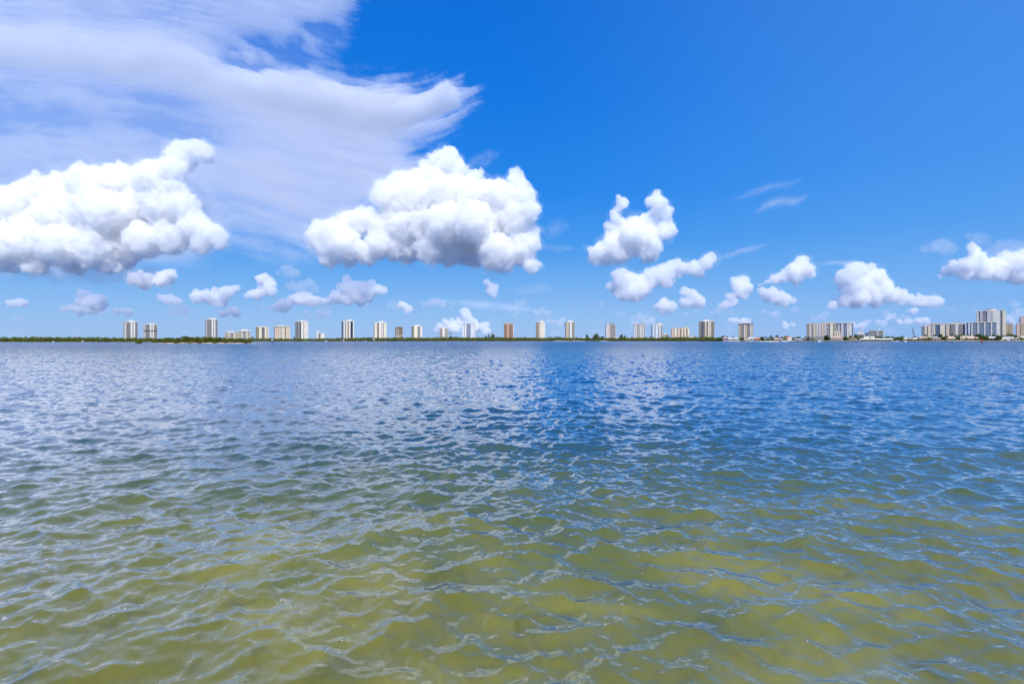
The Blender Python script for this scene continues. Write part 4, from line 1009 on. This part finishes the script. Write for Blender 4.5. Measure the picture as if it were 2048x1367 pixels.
# standout trees of the far shore ------------------------------------------------
def near_name(px):
    c = [(abs(a-px), s, a) for a, _, s, *_ in TOWERS] + [(abs(a-px)*0.8, s, a) for a, s in HOUSES]
    d, s, a = min(c)
    side = 'in front of' if abs(a-px) < 5 else ('just left of' if px < a else 'just right of')
    if abs(a-px) > 26: side = 'well left of' if px < a else 'well right of'
    return f'{side} {s}'
_seen = set(o['label'] for o in bpy.data.objects if 'label' in o)
def far_tree(kind, px, top, w, extra=0, mat=None, adj=None):
    D = shore_D(px)+25+extra
    mat = mat or {'palm': 'palm_leaves', 'feathery tree': 'dark_leaves', 'dark upright tree': 'dark_leaves', 'tree': 'dark_leaves'}[kind]
    place = near_name(px)
    hpx = 682-top
    opts = [adj] if adj else []
    opts += (['tall', 'thin'] if hpx > 9.5 else ['short', 'small']) + ['slender', 'leaning', 'dark', 'far'][:0]
    lab = None
    for a in opts + ['second', 'third', 'fourth']:
        if a in ('second', 'third', 'fourth'): l = f'{a} {kind} {place}, counting from the left'
        else: l = f'{a} {kind} {place}'
        if l not in _seen: lab = l; break
    _seen.add(lab)
    plant(kind, px, top, w, D, mat, lab, {'palm': 'palms along the far shore'}.get(kind, 'standout trees on the far shore'), 1.2)
for a in [(242,675.2,4),(268,676,5),(317,675,4),(345,673,6),(503.5,670.8,7),(549,675.5,7),(621.5,674,4),(674.5,673.6,5),(682,674.4,4),(725,673,5),(729,672.6,5),(734,673.4,5),(739.5,672.8,6),(752,674,5),(785.5,673.5,5),(788.5,674,5),(805,671.2,7),(820.5,674,5),
          (1043,673.5,5),(1096,672.5,5),(1103,673.5,5),(1110.5,671.8,5),(1115.5,670.2,5),(1121,672,6),(1126,673.6,5),(1152.5,672.4,5),(1160,673.6,5),(1292.5,671.6,4),(1300.5,671.4,6),(1305,672,5),
          (1445,669.6,7),(1449,668.8,7),(1453.5,670.2,6),(1466.5,671,6),(1504.5,671.4,5),(1530.5,670.6,7),(1542,668.6,8),(1554.5,667.6,8),(1563.5,671,6),(1570.5,669.6,5),(1574.5,669.2,5),(1594.5,671.4,4),(1598,671,4),(1610.5,670,6),(1785.5,669.6,6),(1805,669.4,6),(1893,669,8),(2031,671,5)]:
    far_tree('palm', *a)
for a in [(588.5,672.5,4),(978,667.6,4),(995,673,4),(1011,673.8,4)]: far_tree('dark upright tree', *a)
for a in [(901.5,671,8),(972,672,10),(985,668,14),(1192,667.6,17),(1174,669,9),(1243,668.6,11),(1250,671,9)]: far_tree('feathery tree', *a, mat='far_leaves')
for a in [(283,675.5,10,0,'mangrove_leaves'),(300,675,10,0),(545,676,10,0,'far_leaves'),(612,676.4,12,0,'far_leaves'),(735,675,14,0,'far_leaves'),(790,674.6,10,0),(910,674,12,0),(1003,674,12,0,'far_leaves'),(1050,673.5,9,0),(1068,673.6,10,0),(1204,672,12,0),(1226,675,8,0,'far_leaves'),(1323,673.4,10,0),
          (1358,674,12,0,'far_leaves'),(1421,674,14,0,'far_leaves'),(1484,673.4,12,30),(1524,673,10,20,'mangrove_leaves'),(1545,674,9,0,'mangrove_leaves'),(1588,674,10,20,'mangrove_leaves'),(1654,669.8,15,5),(1669,670,10,60),(1691,671.6,13,5),(1701,670.5,8,60),(1711,667.4,7,60),
          (1719,670.8,14,25,'mangrove_leaves'),(1755,671.2,16,90),(1775,672,12,60,'far_leaves'),(1798,672.6,12,50,'far_leaves'),(1830,672.6,10,60),(1850,669,10,70),(1870,668,14,80),(1880,667.6,12,80),(1888,672,10,0,'mangrove_leaves'),(1908,667.6,16,90),(1916,673,9,20),(1926,667.8,16,80),(1942,668,14,90),(1957,667.6,16,60),(1966,670,14,10),
          (1972,669,12,50),(1988,668,12,90),(1998,670,12,40),(2012,668.4,14,60,'far_leaves'),(2020,667.2,14,70,'far_leaves'),(2029,669,10,60)]:
    far_tree('tree', *a[:4], mat=(a[4] if len(a) > 4 else 'dark_leaves'), adj='bushy')

# ------------------------------------------------------------------ boats, markers, crane, seawall
M['white_paint'] = mat_noise('white_paint', (0.80,0.80,0.80), (0.86,0.86,0.85), 0.8, 0.35, spec=0.5)
M['dark_timber'] = mat_noise('dark_timber', (0.035,0.03,0.028), (0.09,0.075,0.06), 1.5, 0.9)
M['green_board'] = mat_noise('green_board', (0.03,0.30,0.06), (0.05,0.40,0.09), 1.0, 0.5)
M['red_board'] = mat_noise('red_board', (0.65,0.03,0.02), (0.78,0.05,0.03), 1.0, 0.5)
M['pale_board'] = mat_noise('pale_board', (0.62,0.72,0.62), (0.75,0.80,0.72), 1.0, 0.6)
M['navy_hull'] = mat_noise('navy_hull', (0.02,0.03,0.08), (0.04,0.05,0.11), 0.8, 0.3, spec=0.5)
M['steel'] = mat_noise('steel', (0.10,0.12,0.16), (0.18,0.20,0.24), 1.0, 0.5)
M['concrete'] = mat_noise('concrete', (0.42,0.37,0.31), (0.62,0.54,0.45), 0.25, 0.9, stretch=(1,1,3))
M['wet_wall'] = mat_noise('wet_wall', (0.03,0.03,0.04), (0.10,0.09,0.09), 0.5, 0.6)

def boat(px, py_water, L, D, label, hull='white_paint', cabin=1, rz=0.0, mast=0.0, hgt=1.0):
    r = empty('motor_boat' if not mast else 'sail_boat', (PX(px, D), D, 0.0), rz)
    tag(r, label, 'boat', 'boats along the far shore')
    b = MB(); n = 9; B = L*0.16; top, bot = [], []
    for i in range(n):
        u = i/(n-1); x = -L/2+L*u; w = B*(1-max(0,(u-0.45)/0.55)**2.2); z = hgt*(0.9+0.35*u*u)
        top.append((x, w, z)); bot.append((x-0.04*L*u, w*0.7, -0.3))
    vs = [(x, y, z) for x, y, z in top]+[(x, -y, z) for x, y, z in top]+[(x, y, z) for x, y, z in bot]+[(x, -y, z) for x, y, z in bot]
    fs = [(i, i+1, n+i+1, n+i) for i in range(n-1)]
    fs += [(i, 2*n+i, 2*n+i+1, i+1) for i in range(n-1)] + [(n+i, n+i+1, 3*n+i+1, 3*n+i) for i in range(n-1)]
    fs += [(0, n, 3*n, 2*n), (2*n, 3*n, 3*n+1, 2*n+1)]
    b.add(vs, fs); b.build('hull', M[hull], r)
    if cabin:
        c = MB(); c.box(-L*0.18, L*0.14, -B*0.62, B*0.62, hgt*0.95, hgt*0.95+1.0*hgt)
        cb = c.build('cabin', M['white_paint'], r)
        w_ = MB(); w_.box(-L*0.15, L*0.145, -B*0.63, B*0.63, hgt*1.3, hgt*1.7); w_.build('windows', M['dark_glass'], cb)
        t_ = MB(); t_.box(-L*0.26, L*0.10, -B*0.7, B*0.7, hgt*2.35, hgt*2.5)
        for sx in (-L*0.24, L*0.06):
            for sy in (-B*0.6, B*0.6): t_.tube((sx, sy, hgt*0.9), (sx, sy, hgt*2.36), 0.05, 0.05, 5)
        t_.build('canopy', M['white_paint'], r)
    if mast:
        m_ = MB(); m_.tube((0,0,hgt), (0,0,mast), 0.10, 0.06, 6); m_.tube((0,0,hgt+1), (-L*0.42,0,hgt+1.1), 0.07, 0.06, 6); m_.build('mast', M['white_paint'], r)
    return r
boat(106.5, 684, 2.6*0.9, 770, 'small white boat low against the mangroves at far left', cabin=1, hgt=0.8)
boat(652, 683, 7.5, 1330, 'white canopied pontoon boat left of the navy glass tower', hgt=1.25, rz=0.3)
boat(731.8, 682.5, 3.4, 1450, 'tiny white boat off the mangroves right of the navy glass tower', hgt=1.1)
boat(714, 682.6, 4.0, 1430, 'flat white dinghy low on the water right of the navy glass tower', cabin=0, hgt=0.5)
boat(1111.5, 682, 7, 1850, 'leftmost white boat of the row of three moored mid shore', hgt=1.3, rz=0.2)
boat(1117.5, 682, 6.5, 1850, 'middle white boat of the row of three moored mid shore', hgt=1.3, rz=0.1)
boat(1123, 682, 7, 1850, 'rightmost white boat of the row of three moored mid shore', hgt=1.3, rz=-0.1)
boat(1147.8, 681.6, 5, 1840, 'white boat with tall upright cabin below the beige and white tower', hgt=2.4, rz=1.2)
boat(1207, 682, 10, 1830, 'long white boat on the shore below the lilac grey tower', hgt=1.2)
boat(1569, 682.8, 12, 985, 'low white motor boat moored below the bright orange roof', hgt=1.3)
boat(1639, 682.8, 8.5, 985, 'white motor boat beside the big bush right of the modern grey house', hgt=1.6, rz=0.15)
boat(1719, 683, 12, 972, 'white boat with dark hull left of the cream boathouse', hull='navy_hull', hgt=1.1)
boat(1793, 684, 15.5, 935, 'long white open motor boat lying off the beach', hgt=1.0, rz=3.14)
boat(1811, 683.3, 6, 960, 'short white boat tied to the dark seawall under the long beige house', hgt=1.2)
boat(2019, 683.2, 14, 925, 'long low sail boat with navy hull at the far right seawall', hull='navy_hull', cabin=0, mast=3.6, hgt=1.1, rz=0.1)

def beach(px0, px1, label):
    pts = [PX((px0+px1)/2, shore_D((px0+px1)/2)), shore_D((px0+px1)/2)]
    V, n = [], 24; rng = np.random.default_rng(int(px0))
    for dd, z in ((-4,-0.25),(-1,0.5),(5,1.35),(9,1.5)):
        for i in range(n):
            px = px0+(px1-px0)*i/(n-1); D = shore_D(px)+dd+rng.normal()*0.3
            V.append((PX(px, D), D, z))
    idx = np.arange(4*n).reshape(4,n)
    q = np.stack([idx[:-1,:-1], idx[:-1,1:], idx[1:,1:], idx[1:,:-1]], -1).reshape(-1,4)
    tag(link('beach', np_mesh('beach', V, q, True), mat_noise('beach_sand', (0.55,0.48,0.38), (0.72,0.66,0.56), 0.4, 0.95)), label, None, None, 'structure')
beach(1106, 1170, 'strip of pale beach behind the row of white boats')
beach(1199, 1216, 'short pale beach right of the feathery trees')
beach(1446, 1560, 'pale shore strip below the first houses')

def seawall(px0, px1, label, h=2.2, cap=0.7):
    r = empty('seawall', (PX((px0+px1)/2, shore_D((px0+px1)/2)), shore_D((px0+px1)/2)-3, 0)); tag(r, label, 'seawall')
    rx, ry = r.location.x, r.location.y
    a = (PX(px0, shore_D(px0)-3)-rx, shore_D(px0)-3-ry); b = (PX(px1, shore_D(px1)-3)-rx, shore_D(px1)-3-ry)
    m = MB(); m.prism([a, b, (b[0], b[1]+1.5), (a[0], a[1]+1.5)], -1.0, h*0.55); m.build('wall', M['wet_wall'], r)
    m = MB(); m.prism([(a[0], a[1]-0.3), (b[0], b[1]-0.3), (b[0], b[1]+5), (a[0], a[1]+5)], h*0.55, h*0.55+cap); m.build('cap', M['concrete'], r)
seawall(1560, 1655, 'low grey seawall below the modern grey house', 1.6, 0.8)
seawall(1655.5, 1722, 'dark seawall with sandy cap below the pink-roofed white house', 2.4, 1.0)
seawall(1803, 1895, 'dark seawall below the long beige house and porch house', 2.2, 0.7)
seawall(1895.5, 2070, 'long dark seawall with pinkish cap below the broad sandy roof', 2.0, 1.0)

def daymark(px, py_base, py_board, D, wpx, board, shape, label, extra_top=None):
    r = empty('channel_marker', (PX(px, D), D, 0)); tag(r, label, 'channel marker', 'channel markers in the lagoon')
    zt = PZ(py_board, D); w = wpx/F*D
    m = MB(); m.tube((0,0,-1.5), (0,0,zt+w*0.3), 0.17*D/300, 0.14*D/300, 8); m.build('pile', M['dark_timber'], r)
    m = MB()
    if shape == 'square': m.box(-w/2, w/2, -0.32, -0.24, zt-w/2, zt+w/2)
    else: m.add([(-w/2,-0.32,zt-w*0.36),(w/2,-0.32,zt-w*0.36),(0,-0.32,zt+w*0.5),(-w/2,-0.24,zt-w*0.36),(w/2,-0.24,zt-w*0.36),(0,-0.24,zt+w*0.5)], [(0,1,2),(5,4,3),(0,3,4,1),(1,4,5,2),(2,5,3,0)])
    m.build('board', M[board], r)
    return r
daymark(545, 690, 679.2, 283, 2.6, 'pale_board', 'square', 'thick dark channel pile topped with a pale board, nearest the island')
daymark(610.6, 688, 681.2, 370, 3.0, 'green_board', 'square', 'thin channel pile with a green square board below the black striped tower')
daymark(1904.6, 686, 680, 480, 3.0, 'green_board', 'square', 'channel pile with a green square board at right, below the disc-roofed tower')
daymark(1963.2, 688, 680.2, 355, 5.0, 'red_board', 'triangle', 'channel pile with a red triangular board at right, below the tallest tower')
def sign(px, py, D, wpx, hpx, label):
    r = empty('notice_board', (PX(px, D), D, 0)); tag(r, label, 'sign', 'white notice boards off the mangroves')
    w = wpx/F*D; h = hpx/F*D; z = PZ(py, D)
    m = MB(); m.box(-w/2, w/2, -0.1, 0.0, z-h/2, z+h/2); m.build('board', M['white_paint'], r)
    m = MB()
    for s in (-0.35, 0.35): m.tube((s*w, 0.12, -1), (s*w, 0.12, z+h/2), 0.12, 0.12, 6)
    m.build('post', M['dark_timber'], r)
sign(165.4, 681.7, 765, 3.6, 1.8, 'white notice board on posts in front of the far left mangroves')
sign(687, 680.6, 1400, 3.0, 1.8, 'white notice board on posts below the navy glass tower')

def crane():
    D = 1320.0; a = Vector((PX(1828.5, D), D, PZ(673, D))); b = Vector((PX(1820.8, D), D-6, PZ(655.6, D)))
    r = empty('crane', (a.x, D, 1.6)); tag(r, 'dark crane boom leaning left above the long beige house', 'crane')
    o = Vector(r.location); a -= o; b -= o
    m = MB(); n = 14; d = (b-a)
    s = Vector((0.85, 0, 0.35)); u = Vector((0, 0.9, 0.1))
    cr = [s+u, -s+u, -s-u, s-u]
    for c in cr: m.tube(a+c*1.1, b+c*0.5, 0.22, 0.16, 5)
    for i in range(n):
        for k in range(4):
            f0, f1 = i/n, (i+1)/n
            m.tube(a+d*f0+cr[k]*(1.1-0.6*f0), a+d*f1+cr[(k+1) % 4]*(1.1-0.6*f1), 0.09, 0.09, 4)
    m.build('boom', M['steel'], r)
    m = MB(); m.box(-2.2, 4.5, -1.8, 1.8, 1.3, 4.4); m.build('cab', M['red_board'], r)
    m = MB(); m.box(-3.2, 3.6, -2.6, -1.5, 0, 1.3); m.box(-3.2, 3.6, 1.5, 2.6, 0, 1.3); m.build('track', M['steel'], r)
    m = MB(); m.tube(b, b+Vector((-0.3, 0, -16)), 0.06, 0.06, 4); m.build('cable', M['steel'], r)
crane()
# white lamp masts and low pale outbuildings that show over the trees
def shed(x0, x1, top, D, label, roof='white_tiles', wall='white_stucco'):
    W = (x1-x0)/F*D; r = empty('shed', (PX((x0+x1)/2, D), D, 1.4), -math.atan2(PX((x0+x1)/2, D), D)); tag(r, label, 'building', 'low pale buildings among the trees')
    h = PZ(top, D)-1.4
    m = MB(); m.box(-W/2, W/2, 0, W*0.4+3, 0, h-1.6); m.build('wall', M[wall], r)
    m = MB(); m.hip(-W/2-0.5, W/2+0.5, -0.6, W*0.4+3.6, h-1.6, h, W*0.12); m.build('roof', M[roof], r)
shed(734, 749, 677.2, 1540, 'long white low building left of the grooved cream tower')
shed(1027, 1046, 675.2, 1960, 'long pale pink low building right of the salmon tower', 'pink_tiles', 'pink_stucco')
shed(1059, 1071, 675, 1960, 'pale low roof in the trees left of the cream tower with the white fin', 'cream_tiles', 'cream_stucco')
shed(1255, 1264, 675.6, 1900, 'white low building left of the pale grey tower')
shed(1228, 1236, 673.6, 1960, 'cream roof at the foot of the lilac grey tower', 'cream_tiles', 'cream_stucco')
shed(1374, 1389, 670.6, 1900, 'pale house with red roof right of the wide pinkish block', 'terracotta_tiles', 'white_stucco')
shed(588, 594, 677.6, 1450, 'small pale yellow building left of the black striped tower', 'cream_tiles', 'cream_stucco')
shed(502, 512, 676.6, 1500, 'low pale pink roof between the cream block and the tan tower', 'pink_tiles', 'cream_stucco')
shed(1162, 1170, 674.2, 1960, 'pale bluish low building left of the feathery trees', 'bluewhite_metal', 'bluish_stucco')
shed(862, 884, 675.4, 2000, 'low white roof in the trees below the small pale tower')
